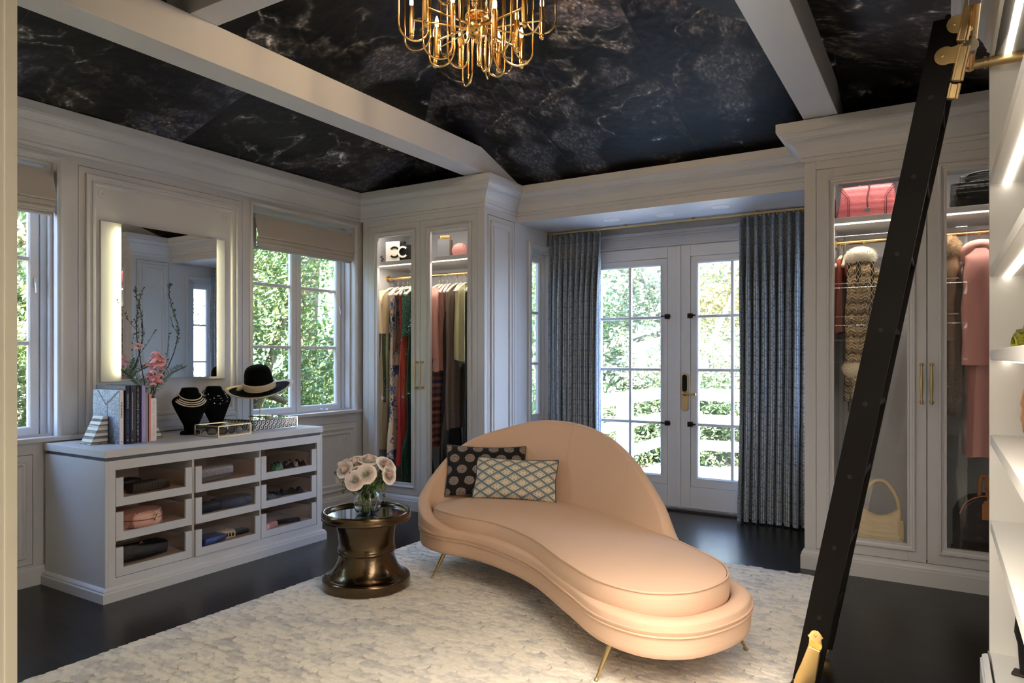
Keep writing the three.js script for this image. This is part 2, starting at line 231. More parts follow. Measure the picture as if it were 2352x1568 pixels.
{ // crown moulding and beams
  const prof = [[0, 2.652], [.012, 2.652], [.014, 2.66], [.02, 2.664], [.024, 2.672], [.02, 2.68], [.026, 2.684], [.03, 2.694], [.036, 2.715], [.05, 2.742], [.07, 2.762], [.092, 2.774], [.104, 2.776], [.104, 2.786], [.112, 2.79], [.118, 2.802], [.132, 2.815], [.146, 2.82], [.146, 2.828], [.152, 2.83], [.152, 2.885], [-.2, 2.885]];
  struct('trim_1', sweep([[XW, -.62], [XW, ZC], [XA, ZC], [XA, ZS], [XB, ZS], [XB, ZC], [.56, ZC]], prof, -1), M.paint);
  struct('trim_2', [sweep([[.19, -.5], [.19, -3.55], [.56, -3.55]], prof, 1), bb(.19, .56, 2.62, 2.885, -3.55, -.5)], M.paint);
  struct('wall_cornice_top', [bb(XW - .1, XA + .1, 2.87, 2.886, -5.6, ZC + .1), bb(XB - .1, .6, 2.87, 2.886, -5.6, ZC + .1)], M.paint);
  const b = struct('beam_left', bb(-3.39, -3.19, 2.892, 3.092, -5.5, -.55, .003), M.paint); b.userData.kind = 'structure';
  struct('beam_right', bb(-.745, -.545, 2.892, 3.092, -5.5, -.55, .003), M.paint);
  struct('beam_cross', bb(-3.39, -.545, 3.092, 3.28, -2.30, -2.145, .003), M.paint);
}
{ // hipped ceiling, hung with sheets of slate wall covering
  const c = struct('ceiling'), X0 = -4.66, X1 = .5, Z0 = -5.52, Z1 = -.45, HB = 2.855, ap = V((X0 + X1) / 2, 3.62, (Z0 + Z1) / 2), r = rng(5);
  const mats = [0, 1, 2, 3].map(i => phy(0xffffff, .5, { map: T.stone, bumpMap: T.stoneB, bumpScale: .006, specularIntensity: .45 }));
  const C = [V(X0, HB, Z0), V(X1, HB, Z0), V(X1, HB, Z1), V(X0, HB, Z1)];
  for (let k = 0; k < 4; k++) {
    const a = C[k], b = C[(k + 1) % 4], mid = a.clone().lerp(b, .5), up = ap.clone().sub(mid), L = a.distanceTo(b), n = k === 0 ? 5 : 4, hh = t => Math.min(t, 1 - t) * 2;
    for (let s = 0; s < n; s++) {
      const t0 = s / n, t1 = (s + 1) / n, pl = [[t0, 0], [t1, 0], [t1, hh(t1)]]; if (t0 < .5 && t1 > .5) pl.push([.5, 1]); if (hh(t0) > 0) pl.push([t0, hh(t0)]);
      const ou = r(), ov = r(), e = .00004, pos = [], uv = [];
      const P = q => a.clone().lerp(b, clamp(q[0], t0 + e, t1 - e)).addScaledVector(up, q[1]), S = 3.4;
      for (let i = 1; i + 1 < pl.length; i++) for (const q of [pl[0], pl[i + 1], pl[i]]) { const p = P(q); pos.push(p.x, p.y, p.z); uv.push(ou + q[0] * L / S, ov + q[1] * up.length() / S); }
      const g = new THREE.BufferGeometry(); g.setAttribute('position', new THREE.Float32BufferAttribute(pos, 3)); g.setAttribute('uv', new THREE.Float32BufferAttribute(uv, 2)); g.computeVertexNormals();
      mesh('ceiling_sheet', g, mats[(k + s) % 4], c);
    }
  }
  struct('roof', [bb(-5.35, 1.3, 3.9, 4.05, -6.95, 2)], std(0x5b5652, .9));
}
{ // dark planked floor
  const f = struct('floor', bb(-4.9, .74, -.12, -.012, -6.42, 1.75), std(0x0a0807, .5));
  const r = rng(31), mats = [0, 1, 2, 3].map(i => phy(new THREE.Color(.020, .0125, .0092).multiplyScalar(.75 + .22 * i), .27, { map: rep(T.wood, .9, .9), bumpMap: rep(T.wood, .9, .9), bumpScale: .0006, specularIntensity: .65 })), W = .127;
  const far = [];
  for (let z = -6.2, row = 0; z < 1.6; z += W, row++) {
    let x = -4.69 - r() * 1.2;
    while (x < .56) {
      const l = 1.1 + r() * 1.1, a = Math.max(x, -4.69), b = Math.min(x + l, .56); x += l; if (b - a < .05) continue;
      const g = uvBox(bb(a + .0002, b - .0002, -.013, 0, z + .0002, z + W - .0002, 0)), u = g.attributes.uv, o = r() * 7, p = r() * 7; for (let i = 0; i < u.count; i++) u.setXY(i, u.getX(i) * .35 + o, u.getY(i) + p);
      if (z > -.9) far.push(g); else mesh('floor_plank', g, mats[Math.floor(r() * 4)], f);
    }
  }
  const o = mesh('floor_planking', far, mats[1], f); o.userData.kind = 'stuff';
}
// ------------------------------------------------------------------ wardrobes, lit shelving, mirror, blinds, curtains
function areaLight(parent, w, h, pos, target, color, I) { const l = new THREE.RectAreaLight(color, I, w, h); l.position.set(...pos); parent.add(l); l.lookAt(...target); l.castShadow = true; return l; }
const WARM = new THREE.Color(1, .90, .76), WARMER = new THREE.Color(1, .80, .56);
function pull(len, x, y, z) { // turned brass pull standing off a door, axis vertical
  const h = len / 2, p = [[0, -h], [.006, -h], [.008, -h + .008], [.005, -h + .014], [.0055, -h + .03], [.0085, -h * .3], [.0095, 0], [.0085, h * .3], [.0055, h - .03], [.005, h - .014], [.008, h - .008], [.006, h], [0, h]];
  return mg([mv(lathe(p, 20), x, y, z + .038), ...[-1, 1].flatMap(s => [rod([x, y + s * (h - .012), z], [x, y + s * (h - .012), z + .038], .006, .005), rod([x, y + s * (h - .012), z], [x, y + s * (h - .012), z + .006], .012, .009), ball(.008, x, y + s * (h - .012), z + .038, 12, 8)])]);
}
function wardrobe(name, label, x0, x1, doors, side, partitions, shelfY, pane) {
  const t = thing(name, label, 'wardrobe', [(x0 + x1) / 2, 0, ZC]), ox = (x0 + x1) / 2, L = (g) => mv(g, -ox, 0, -ZC), zb = -5.56;
  mesh('back_panel', L(bb(x0 + .02, x1 - .02, .13, 2.64, zb, zb + .018)), M.paint, t);
  mesh('floor_board', L(bb(x0 + .02, x1 - .02, .15, .19, zb + .018, ZC - .025)), M.paint, t);
  mesh('top_board', L(bb(x0 + .02, x1 - .02, 2.60, 2.64, zb + .018, ZC - .025)), M.paint, t);
  for (const [a, b] of partitions) mesh('side_panel', L(bb(a, b, .19, 2.6, zb + .018, ZC - .025)), M.paint, t);
  const dx0 = doors[0].x[0], dx1 = doors[doors.length - 1].x[1];
  mesh('face_frame', L(mg([bb(x0, dx0 - .002, .11, 2.66, ZC - .025, ZC, .002), bb(dx1 + .002, x1, .11, 2.66, ZC - .025, ZC, .002), bb(dx0 - .002, dx1 + .002, 2.598, 2.66, ZC - .025, ZC, .002), bb(dx0 - .002, dx1 + .002, .11, .133, ZC - .025, ZC, .002)])), M.paint, t);
  const pathB = side > 0 ? [[x0, ZC], [x1, ZC], [x1, ZS]] : [[x0, ZS], [x0, ZC], [x1, ZC]];
  mesh('plinth', L(sweep(side > 0 ? pathB : pathB, [[.022, 0], [.022, .088], [.017, .094], [.017, .104], [.01, .118], [0, .126]], -1)), M.paint, t);
  const xs = side > 0 ? x1 : x0;
  const sp = mesh('end_panel', L(bb(side > 0 ? x1 - .02 : x0, side > 0 ? x1 : x0 + .02, 0, 2.66, ZS - .009, ZC - .0255)), M.paint, t);
  { const w = .428, h = 2.40, g = mg([frameMold(w, h, [[0, .001], [.003, -.0], [.003, .001]], 0, 0, 0), frameMold(w - .07, h - .08, PANEL, 0, 0, 0), bb(-w / 2, w / 2, -h / 2, h / 2, -.012, .0012)]); rotY(g, side * PI / 2); mesh('end_panel_moulding', L(mv(g, xs, 1.392, -5.19)), M.paint, sp); mesh('reveal', L(mv(rotY(ring(w + .008, h + .008, .006, .0008, 0, 0, 0), side * PI / 2), xs, 1.392, -5.19)), M.gap, sp); }
  for (const d of doors) {
    const [a, b] = d.x, [ga, gb] = d.g, gy0 = .238, gy1 = 2.494, y0 = .136, y1 = 2.595, w = gb - ga + .08, h = gy1 - gy0 + .08;
    const dr = mesh('door', L(mg([bb(a, ga, y0, y1, ZC - .024, ZC, .0015), bb(gb, b, y0, y1, ZC - .024, ZC, .0015), bb(ga, gb, gy1, y1, ZC - .024, ZC, .0015), bb(ga, gb, y0, gy0, ZC - .024, ZC, .0015),
      frameMold(w, h, [[0, 0], [0, .012], [.004, .016], [.013, .016], [.018, .008], [.03, .004], [.034, .008], [.0425, .008], [.0425, -.022]], (ga + gb) / 2, (gy0 + gy1) / 2, ZC)])), M.paint, t);
    mesh('glass_pane', L(mv(new THREE.PlaneGeometry(gb - ga, gy1 - gy0), (ga + gb) / 2, (gy0 + gy1) / 2, ZC - .014)), pane, dr);
    mesh('handle', L(pull(.25, d.hx, 1.222, ZC)), M.brassAged, dr, 'turned brass pull');
    const sh = mesh('shelf', L(bb(d.in[0], d.in[1], shelfY, shelfY + .036, zb + .018, ZC - .055, .002)), M.paint, t);
    const lw = d.in[1] - d.in[0] - .02, lx = (d.in[0] + d.in[1]) / 2 - ox;
    mesh('led_strip', mv(bb(-lw / 2, lw / 2, -.006, 0, -.007, .007), lx, shelfY - .001, -.075), M.led, t);
    areaLight(t, lw, .014, [lx, shelfY - .009, -.075], [lx + t.position.x, 0, -.30 + ZC], WARM, L_CLOSET * 4);
    mesh('led_strip', mv(bb(-lw / 2, lw / 2, -.006, 0, -.007, .007), lx, 2.598, -.075), M.led, t);
    areaLight(t, lw, .014, [lx, 2.589, -.075], [lx + t.position.x, 0, -.35 + ZC], WARM, L_CLOSET * 2.2);
    mesh('hanging_rail', L(mg([rod([d.in[0], d.rodY, ZC - .31], [d.in[1], d.rodY, ZC - .31], .0155, .0155, 20), ...(d.fl || [0, 1]).map(k => rotZ(new THREE.CylinderGeometry(.032, .034, .012, 24), PI / 2).translate(d.in[k] + (k ? -.006 : .006), d.rodY, ZC - .31))])), M.brass, t, 'brass hanging rail');
  }
  return t;
}
const wl = wardrobe('wardrobe', 'pale grey built-in wardrobe with gowns on white hangers behind two glass doors', -4.66, XA, [
  { x: [-4.591, -3.972], g: [-4.476, -4.065], hx: -4.0, in: [-4.62, -4.0], fl: [0], rodY: 2.145 }, { x: [-3.968, -3.353], g: [-3.857, -3.448], hx: -3.94, in: [-4.0, -3.42], fl: [1], rodY: 2.145 }], 1, [[-4.655, -4.62], [-3.42, -3.37]], 2.238, M.lowGlass);
const wr = wardrobe('wardrobe', 'pale grey built-in wardrobe with pink bag and coats behind the black ladder', XB, .56, [
  { x: [-.688, -.072], g: [-.585, -.17], hx: -.097, in: [-.612, -.09], rodY: 2.155 }, { x: [-.067, .549], g: [.03, .44], hx: -.045, in: [-.05, .50], rodY: 2.155 }], -1, [[-.65, -.612], [-.09, -.05], [.50, .54]], 2.245, M.glass);

{ // open lit shelving along the right wall
  const Zn = -.5, Ze = -3.53, t = thing('shelving_unit', 'white open shelving lined with light strips beside the ladder', 'shelves', [.37, 0, -2.0]), L = g => mv(g, -.37, 0, 2.0);
  mesh('back_panel', L(bb(.53, .55, .0, 2.66, Ze - .02, Zn)), M.shelfWhite, t);
  mesh('end_panel', L(bb(XR - .004, .55, .0, 2.64, Ze - .026, Ze, .002)), M.shelfWhite, t);
  mesh('end_panel', L(bb(XR - .004, .55, .0, 2.64, Zn, Zn + .026, .002)), M.shelfWhite, t);
  mesh('top_board', L(bb(XR, .53, 2.62, 2.66, Ze, Zn)), M.shelfWhite, t);
  mesh('plinth', L(mg([sweep([[XR - .004, Zn], [XR - .004, Ze - .03], [.54, Ze - .03]], [[.03, -.0], [.03, .10], [.024, .108], [.024, .118], [.014, .128], [.004, .132], [.004, .145]], 1), bb(XR, .53, .02, .152, Ze, Zn)])), M.shelfWhite, t);
  for (const y of [.702, 1.057, 1.411, 1.757, 2.14]) mesh('shelf', L(bb(XR, .53, y - .043, y, Ze, Zn, .0025)), M.shelfWhite, t);
  for (const y of [.659, 1.014, 1.367, 1.714, 2.096, 2.62]) {
    mesh('led_strip', L(bb(XR + .045, XR + .069, y - .007, y, Ze + .004, Zn)), M.led, t);
    areaLight(t, .024, Zn - Ze, [XR + .057 - .37, y - .009, (Ze + Zn) / 2 + 2.0], [XR + .06, -5, (Ze + Zn) / 2], WARM, L_SHELF);
  }
}
{ // lit shoe shelving on the wall behind the doorway, mirrored in the wardrobe glass
  const t = thing('shoe_shelves', 'lit white shoe shelves behind the doorway, mirrored in the wardrobe glass', 'shelves', [-.45, 0, 1.40]), x = .97;
  mesh('back_panel', bb(-x, x, 0, 2.5, .17, .19), M.shelfWhite, t); for (const s of [-1, 1]) mesh('side_panel', bb(s * x - .015, s * x + .015, 0, 2.5, -.17, .19), M.shelfWhite, t);
  for (const y of [.34, .69, 1.02, 1.34, 1.66, 2.0, 2.48]) { mesh('shelf', bb(-x + .015, x - .015, y - .03, y, -.17, .17, .002), M.shelfWhite, t); if (y > .5) { mesh('led_strip', bb(-x + .03, x - .03, y - .037, y - .03, -.14, -.12), M.ledDim, t); areaLight(t, 2 * x - .06, .02, [0, y - .039, -.13], [-.45, -5, 1.28], WARM, L_HALL); } }
  const shoe = (name, label, px, py, mat, kind, group) => { const o = thing(name, label, 'shoe', [px, py + .0005, 1.36], .0, group), S = kind === 'heel' ? [[-.12, .03, .115, .075], [-.09, .034, .12, .07], [-.03, .03, .085, .05], [.03, .033, .05, .012], [.09, .04, .045, 0], [.125, .022, .028, 0], [.135, .004, .016, .004]] : [[-.135, .01, .07, .004], [-.12, .034, .085, 0], [-.06, .037, .09, 0], [0, .036, .085, 0], [.06, .044, .062, 0], [.11, .042, .05, 0], [.138, .02, .032, .002], [.143, .003, .016, .006]];
    mesh('upper', quads(S.map(([q, w, h, y0]) => Array.from({ length: 18 }, (_, i) => { const a = i / 18 * 2 * PI; return V(Math.cos(a) * w, y0 + (h - y0) * (.5 + .5 * Math.sin(a)), -q); })), false, true), mat, o); if (kind === 'heel') mesh('heel', rod([0, 0, .115], [0, .08, .11], .006, .02), mat, o); else mesh('sole', mv(rotX(extr([[-.036, -.12], [.036, -.12], [.046, .06], [.03, .13], [-.03, .13], [-.046, .06]], .016, .004), -PI / 2), 0, 0, 0), M.white, o); };
  const wht = phy(0xeae6de, .6), fl = std(0xe9dfcf, .95), bk = phy(0x111112, .25), tn = phy(0xb98f62, .5), gn = phy(0x2f5a45, .5);
  [['sneaker', 'white sneaker', -1.13, .69, wht], ['slipper', 'ivory plush slipper', -1.12, 1.02, fl], ['pump', 'black patent pump', -1.12, 1.34, bk, 'heel'], ['pump', 'tan leather pump', -1.10, 1.66, tn, 'heel'], ['sneaker', 'green suede sneaker', -.86, 1.34, gn], ['slipper', 'tan plush slipper', -.84, 1.02, tn], ['pump', 'white pump', -.82, 1.66, wht, 'heel'], ['pump', 'black suede pump', -.8, .69, bk, 'heel']].forEach(([n, l, px, py, m, k]) => { shoe(n, l + ' nearer the hall wall on the shoe shelves', px - .055, py, m, k); shoe(n, l + ' further from the hall wall on the shoe shelves', px + .055, py, m, k); });
}
{ // backlit mirror over the dresser
  const zc = -2.969, yc = 1.7485, w = .716, h = 1.026, t = thing('mirror', 'frameless wall mirror with glowing backlit sides above the books', 'mirror', [XW, yc, zc], PI / 2);
  mesh('mounting_board', bb(-.466, .466, -.532, .525, .001, .015, .003), M.paint, t);
  mesh('housing', bb(-w / 2 + .03, w / 2 - .03, -h / 2 + .02, h / 2 - .02, .015, .058, .004), M.steel, t);
  mesh('mirror_glass', bb(-w / 2, w / 2, -h / 2, h / 2, .058, .064, .001), M.mirror, t);
  for (const x of [-.3, .3]) mesh('clip', bb(x - .02, x + .02, h / 2 - .002, h / 2 + .004, .05, .068, .001), M.steel, t);
  for (const s of [-1, 1]) {
    mesh('light_strip', bb(s * (w / 2 - .03), s * (w / 2 - .024), -h / 2 + .02, h / 2 - .02, .026, .05), std(0xffffff, .5, { emissive: new THREE.Color(1, .95, .58), emissiveIntensity: 2.2 }), t);
    const l = areaLight(t, .022, h - .06, [s * (w / 2 - .022), 0, .04], [0, 0, 0], new THREE.Color(1, .92, .52), L_MIRROR); const p = V(s * 3, 0, -1.2).applyEuler(t.rotation).add(t.position); l.lookAt(p);
  }
}
{ // roman blinds: a hanging flap and stacked folds
  const fabric = phy(new THREE.Color(.43, .405, .38), .9, { sheen: .3, bumpMap: rep(T.weave, 6, 4), bumpScale: .0006 });
  const blind = (z, w, label) => {
    const t = thing('roman_blind', label, 'blind', [XW - .03, 2.53, z], PI / 2);
    mesh('headrail', bb(-w / 2, w / 2, -.02, .012, -.03, .012, .003), fabric, t);
    const prof = [[0, .012], [-.06, .026], [-.12, .042], [-.172, .060], [-.182, .058], [-.183, .04]], rows = n => n.map(([y, zz]) => [-1, 1].map(s => V(s * (w / 2 - .012 * 0), y, zz)));
    const sheet = (pr, th, ins) => { const a = pr.map(([y, zz]) => [V(-w / 2 + ins, y, zz), V(w / 2 - ins, y, zz)]), b = pr.slice().reverse().map(([y, zz]) => [V(-w / 2 + ins, y + .002, zz - th), V(w / 2 - ins, y + .002, zz - th)]); return quads([...a, ...b], true); };
    mesh('flap', sheet(prof, .006, .004), fabric, t);
    [[-.180, .046, .042], [-.216, .048, .028], [-.239, .040, .018], [-.256, .030, .014]].forEach(([y, zz, hh], i) => { const pr = []; for (let k = 0; k <= 10; k++) { const a = -PI / 2 * .2 + PI * 1.1 * k / 10; pr.push([y - hh / 2 + Math.cos(a) * hh * .5 + .0, zz - .012 + Math.sin(a) * .012 + (k < 5 ? 0.002 : 0)]); } mesh('fold', sheet(pr, .01, .004 + i * .004), fabric, t); });
    for (const s of [-1, 1]) mesh('side_return', mv(rotY(extr([[-.01, .01], [-.04, -.17], [-.01, -.26], [.02, -.26], [.02, .01]], .004), -PI / 2), s * (w / 2 - .012) + .002, 0, 0), fabric, t);
    mesh('bottom_bar', bb(-w / 2 + .01, w / 2 - .01, -.272, -.258, -.012, .024, .004), fabric, t);
  };
  blind(-1.69, 1.09, 'folded beige roman blind on the near window, cut by the doorway jamb');
  blind(-4.275, 1.09, 'folded beige roman blind above the window behind the black hat');
}
{ // curtains and their brass track
  const tr = thing('curtain_track', 'slim brass curtain track across the top of the door bay', 'curtain rail', [-2.02, 2.585, -6.05]);
  mesh('rail', bb(-1.255, 1.255, -.016, .002, -.011, .011, .003), M.brass, tr);
  for (const x of [-1.0, -.45, .18, .72]) mesh('bracket', mg([bb(x - .012, x + .012, 0, .011, -.014, .02, .002)]), M.brassAged, tr);
  const knit = ctex(128, 128, (c, w, h) => { // herringbone of silver and navy yarns
    c.fillStyle = '#536072'; c.fillRect(0, 0, w, h);
    const r = rng(4); for (let j = 0; j < 16; j++) for (let i = 0; i < 8; i++) { const k = i % 2, v = r(); c.save(); c.translate(i * 16 + 8, j * 8 + 4); c.rotate((k ? 1 : -1) * .75); c.fillStyle = v > .5 ? '#e6e8e6' : v > .25 ? '#b9c2ca' : '#8b9aac'; c.fillRect(-7, -2.1, 14, 4.2); c.restore(); }
  }, true);
  const cm = phy(0xffffff, .62, { map: knit, bumpMap: knit, bumpScale: .0022, sheen: .5, sheenRoughness: .4, sheenColor: new THREE.Color(.6, .65, .75), side: THREE.DoubleSide });
  const curtain = (x0, x1, n, seed, label) => {
    const t = thing('curtain', label, 'curtain', [(x0 + x1) / 2, 0, -6.05]), w = x1 - x0, rows = [], N = n * 14, r = rng(seed), ph = [], am = [];
    for (let i = 0; i <= n; i++) { ph.push((r() - .5) * .4); am.push(.75 + r() * .45); }
    const H = 34; let ac = [];
    for (let j = 0; j <= H; j++) {
      const v = j / H, y = lerp(2.560, .012, v), row = [], spread = 1 - .06 * Math.sin(v * PI * .9) * (seed % 2 ? 1 : .6), amp = lerp(.034, .068, sst(0, .25, v)) * (1 + .12 * Math.sin(v * 5 + seed));
      for (let i = 0; i <= N; i++) {
        const u = i / N, k = Math.min(n - 1, Math.floor(u * n)), a = u * n * 2 * PI, A = amp * lerp(am[k], am[k + 1], u * n - k);
        const x = -w / 2 * spread + (w * spread) * u + Math.sin(a * 2 + ph[k]) * .016 * sst(0, .3, v), z = Math.cos(a + .3 * Math.sin(v * 4 + k) * v) * A + .006 * Math.sin(a * 3 + v * 6);
        row.push(V(x + .012 * Math.sin(v * 3 + seed) * v, y, z));
      }
      rows.push(row);
    }
    let len = 0; const ls = [0]; const mid = rows[12]; for (let i = 1; i <= N; i++) { len += mid[i].distanceTo(mid[i - 1]); ls.push(len); }
    mesh('cloth', quads(rows, false, false, true, (j, i, p) => [ls[i] / .155, p.y / .155]), cm, t);
    for (let k = 0; k < n; k++) mesh('glider', bb(-w / 2 + (k + .5) * w / n - .006, -w / 2 + (k + .5) * w / n + .006, 2.552, 2.568, -.006, .006), M.brassAged, t);
  };
  curtain(-3.265, -2.715, 9, 3, 'blue grey woven curtain hanging between the narrow window and the door');
  curtain(-1.44, -.785, 10, 8, 'blue grey woven curtain hanging against the wardrobe with the pink bag');
  for (const [x, z, l] of [[-2.49, -5.76, 'round flush downlight in the bay ceiling nearest the narrow window'], [-2.01, -5.79, 'round flush downlight in the middle of the bay ceiling'], [-1.52, -5.72, 'round flush downlight in the bay ceiling nearest the black ladder']]) {
    const d = thing('downlight', l, 'downlight', [x, 2.597, z]); mesh('trim_ring', lathe([[.052, -.002], [.058, -.006], [.072, -.004], [.075, 0]], 32), M.white, d); mesh('lens', rotX(new THREE.CircleGeometry(.053, 32), PI / 2).translate(0, -.0015, 0), std(0xd8d8d6, .4), d);
  }
}
// ------------------------------------------------------------------ dresser and what stands on and in it
const YT = .855;
{
  const t = thing('dresser', 'long pale grey dresser with nine glass fronted drawers under the mirror', 'dresser', [-4.33, 0, -2.97]), L = g => mv(g, 4.33, 0, 2.97);
  const X0 = -4.665, X1 = -4.0, Z0 = -3.786, Z1 = -2.166, cols = [[-2.226, -2.704], [-2.718, -3.214], [-3.226, -3.73]], hs = [[.528, .692], [.331, .495], [.127, .293]];
  mesh('worktop', L(bb(X0, X1 + .006, .812, YT, Z0 - .004, Z1 + .006, .003)), M.paint, t);
  mesh('shadow_gap', L(bb(X0, X1 - .012, .79, .813, Z0 + .012, Z1 - .012)), std(0x55565c, .7), t);
  mesh('carcass', L(mg([bb(X0, X1, .06, .792, Z1 - .02, Z1, .002), bb(X0, X1, .06, .792, Z0, Z0 + .02, .002), bb(X1 - .02, X1, .738, .792, Z0 + .02, Z1 - .02), bb(X1 - .02, X1, .06, .125, Z0 + .02, Z1 - .02), bb(X1 - .02, X1, .125, .738, Z0 + .02, -3.732), bb(X1 - .02, X1, .125, .738, -2.224, Z1 - .02), bb(X0, X1 - .02, .10, .115, Z0 + .02, Z1 - .02)])), M.paint, t);
  mesh('divider', L(bb(X0, X1 - .004, .115, .738, -2.717, -2.705)), M.paint, t); mesh('divider', L(bb(X0, X1 - .004, .115, .738, -3.225, -3.215)), M.paint, t);
  mesh('lining', L(mg([bb(X0, X0 + .01, .115, .79, Z0 + .02, Z1 - .02), bb(X0, X1 - .02, .74, .748, Z0 + .02, Z1 - .02)])), std(0x9a8985, .8), t);
  mesh('plinth', L(sweep([[X0, Z1], [X1, Z1], [X1, Z0], [X0, Z0]], [[.024, 0], [.024, .052], [.018, .058], [.018, .066], [.01, .074], [0, .08]], -1)), M.paint, t);
  const inner = std(0xdcccc4, .8);
  cols.forEach(([za, zb], c) => hs.forEach(([y0, y1], r) => {
    const p = c === 1 ? .012 : 0, xf = X1 + p - .001, zc = (za + zb) / 2, w = za - zb - .004, sw = .043;
    const d = mesh('drawer', L(mg([bb(xf - .02, xf, y0, y0 + .048, zb + .002, za - .002, .0015), bb(xf - .02, xf, y0 + .046, y1, za - .002 - sw, za - .002, .0015), bb(xf - .02, xf, y0 + .046, y1, zb + .002, zb + .002 + sw, .0015)])), M.paint, t);
    mesh('glass_front', L(bb(xf - .014, xf - .009, y0 + .044, y1 - .004, zb + sw - .004, za - sw + .004)), M.smoke, d);
    mesh('tray', L(mg([bb(-4.56, xf - .02, y0 + .034, y0 + .044, zb + .012, za - .012), bb(-4.56, xf - .02, y0 + .04, y1 - .03, zb + .008, zb + .016), bb(-4.56, xf - .02, y0 + .04, y1 - .03, za - .016, za - .008), bb(-4.568, -4.56, y0 + .04, y1 - .03, zb + .012, za - .012)])), inner, d);
  }));
}
const drawerFloor = [.572, .375, .171];
{ // bags, gloves and cases lying in the drawers
  const croc = (() => dtex(128, 128, (u, v) => { const x = u * 10, y = v * 6, o = Math.floor(y) % 2 * .5, fx = Math.abs((x + o) % 1 - .5), fy = Math.abs(y % 1 - .5), k = .5 - .42 * Math.pow(Math.max(fx, fy) * 2, 4) + .15 * fbm(u * 30, v * 30, 2, 0, 3); return [k, k * .97, k * .92]; }))();
  const glit = dtex(256, 256, (u, v, i, j) => { const a = h2(i >> 2, j >> 2, 5), b = h2(i >> 2, j >> 2, 6), k = .42 + .58 * Math.pow(a, 1.6); return [k * (b > .8 ? 1 : .86), k * (b < .2 ? 1 : .88), k * (b > .5 ? 1 : .9)]; });
  T.glit = glit; T.croc = croc;
  const sparkle = phy(0xffffff, .3, { map: rep(glit, 5, 3), metalness: .25, bumpMap: rep(glit, 5, 3), bumpScale: .002 }); M.sparkle = sparkle;
  const clutch = (name, label, cat, x, y, z, w, h, d, ry, mat, flapMat, extra) => { // w along local x, d deep, h high
    const t = thing(name, label, cat, [x, y, z], ry); const rows = []; for (let i = 0; i <= 10; i++) { const a = i / 10, hh = h * (.86 + .14 * Math.sin(a * PI)); const row = []; for (let k = 0; k < 16; k++) { const an = k / 16 * 2 * PI, c = Math.cos(an), s = Math.sin(an), q = (v) => Math.sign(v) * Math.pow(Math.abs(v), .4); row.push(V((a - .5) * w, h / 2 + q(s) * hh / 2, q(c) * d / 2)); } rows.push(row); }
    const cap = (r, f) => { const sh = quads([r, r.map(() => r.reduce((a, b) => a.clone().add(b), V(0, 0, 0)).multiplyScalar(1 / 16))], false, true); return sh; };
    mesh('body', mg([quads(rows, false, true, true, (i, j) => [i / 10 * w * 4, j / 16]), cap(rows[0]), cap(rows[10])]), mat, t);
    if (flapMat) mesh('flap', quads([[-.25, 1.01], [.3, 1.02], [.49, .96], [.525, .8], [.525, .42]].map(([zz, yy]) => [V(-w / 2 * 1.005, yy * h, zz * d), V(-w / 4, yy * h * 1.01 + .001, zz * d), V(0, yy * h * 1.01 + .001, zz * d * (yy < .5 ? 1.01 : 1)), V(w / 4, yy * h * 1.01 + .001, zz * d), V(w / 2 * 1.005, yy * h, zz * d)]), false, false, true, (i, j) => [i / 4, j / 4]), flapMat, t);
    if (extra) extra(t); return t;
  };
  const R = PI / 2;
  const d1 = drawerFloor[0], d2 = drawerFloor[1], d3 = drawerFloor[2];
  const blk = phy(0x0c0c0d, .35, { clearcoat: .3 }), dark = m => new THREE.MeshPhysicalMaterial({ side: THREE.DoubleSide, ...m });
  clutch('clutch_bag', 'black clutch lying behind the grey crocodile clutch in the top drawer nearest the books', 'bag', -4.24, d1, -2.37, .22, .065, .13, R + .2, blk, dark({ color: 0x0f0f11, roughness: .3 }));
  clutch('clutch_bag', 'grey crocodile skin clutch in the top drawer nearest the books', 'bag', -4.095, d1, -2.475, .24, .062, .07, R + .06, phy(0x8c8378, .38, { map: rep(croc, 2, 2), bumpMap: croc, bumpScale: .002 }), dark({ color: 0x8c8378, map: rep(croc, 1.4, 2), roughness: .38 }));
  clutch('clutch_bag', 'dark green clutch with a gold clasp in the lowest drawer below the pink round bag', 'bag', -4.13, d3, -2.44, .27, .085, .15, R + .05, phy(0x1b2a24, .3, { map: rep(croc, 2, 2) }), dark({ color: 0x22332b, map: rep(croc, 2, 2), roughness: .3 }), t => mesh('clasp', [mv(new THREE.TorusGeometry(.008, .0025, 8, 16), 0, .088, .02), ball(.006, 0, .085, .01)], M.brass, t));
  clutch('clutch_bag', 'glittering silver clutch in the top middle drawer', 'bag', -4.09, d1, -2.90, .25, .095, .12, R + .1, sparkle, dark({ color: 0xffffff, map: rep(glit, 2, 2), metalness: .25, roughness: .3 }));
  clutch('wallet', 'navy leather wallet at the left of the middle drawer', 'wallet', -4.08, d2, -2.845, .15, .062, .11, R, phy(0x18223c, .5), null);
  clutch('wallet', 'wide navy leather wallet filling the right of the middle drawer', 'wallet', -4.08, d2, -3.045, .22, .07, .13, R - .05, phy(0x1a2644, .5), dark({ color: 0x1d2b4c, roughness: .5 }));
  clutch('clutch_bag', 'royal blue clutch in the lowest middle drawer', 'bag', -4.07, d3, -2.86, .17, .05, .14, R + .15, phy(0x20336e, .45), dark({ color: 0x233878, roughness: .45 }));
  clutch('box_clutch', 'ivory box clutch with fretwork beside the royal blue clutch', 'bag', -4.08, d3, -3.0, .11, .055, .07, R - .3, phy(0xe6dcc6, .5), null, t => { const b = []; for (let k = -2; k <= 2; k++) b.push(bb(k * .019 - .006, k * .019 + .006, .016, .038, .034, .0365, .001)); mesh('fretwork', b, M.black, t).userData.kind = 'stuff'; mesh('clasp', ball(.007, 0, .058, 0), M.brass, t); });
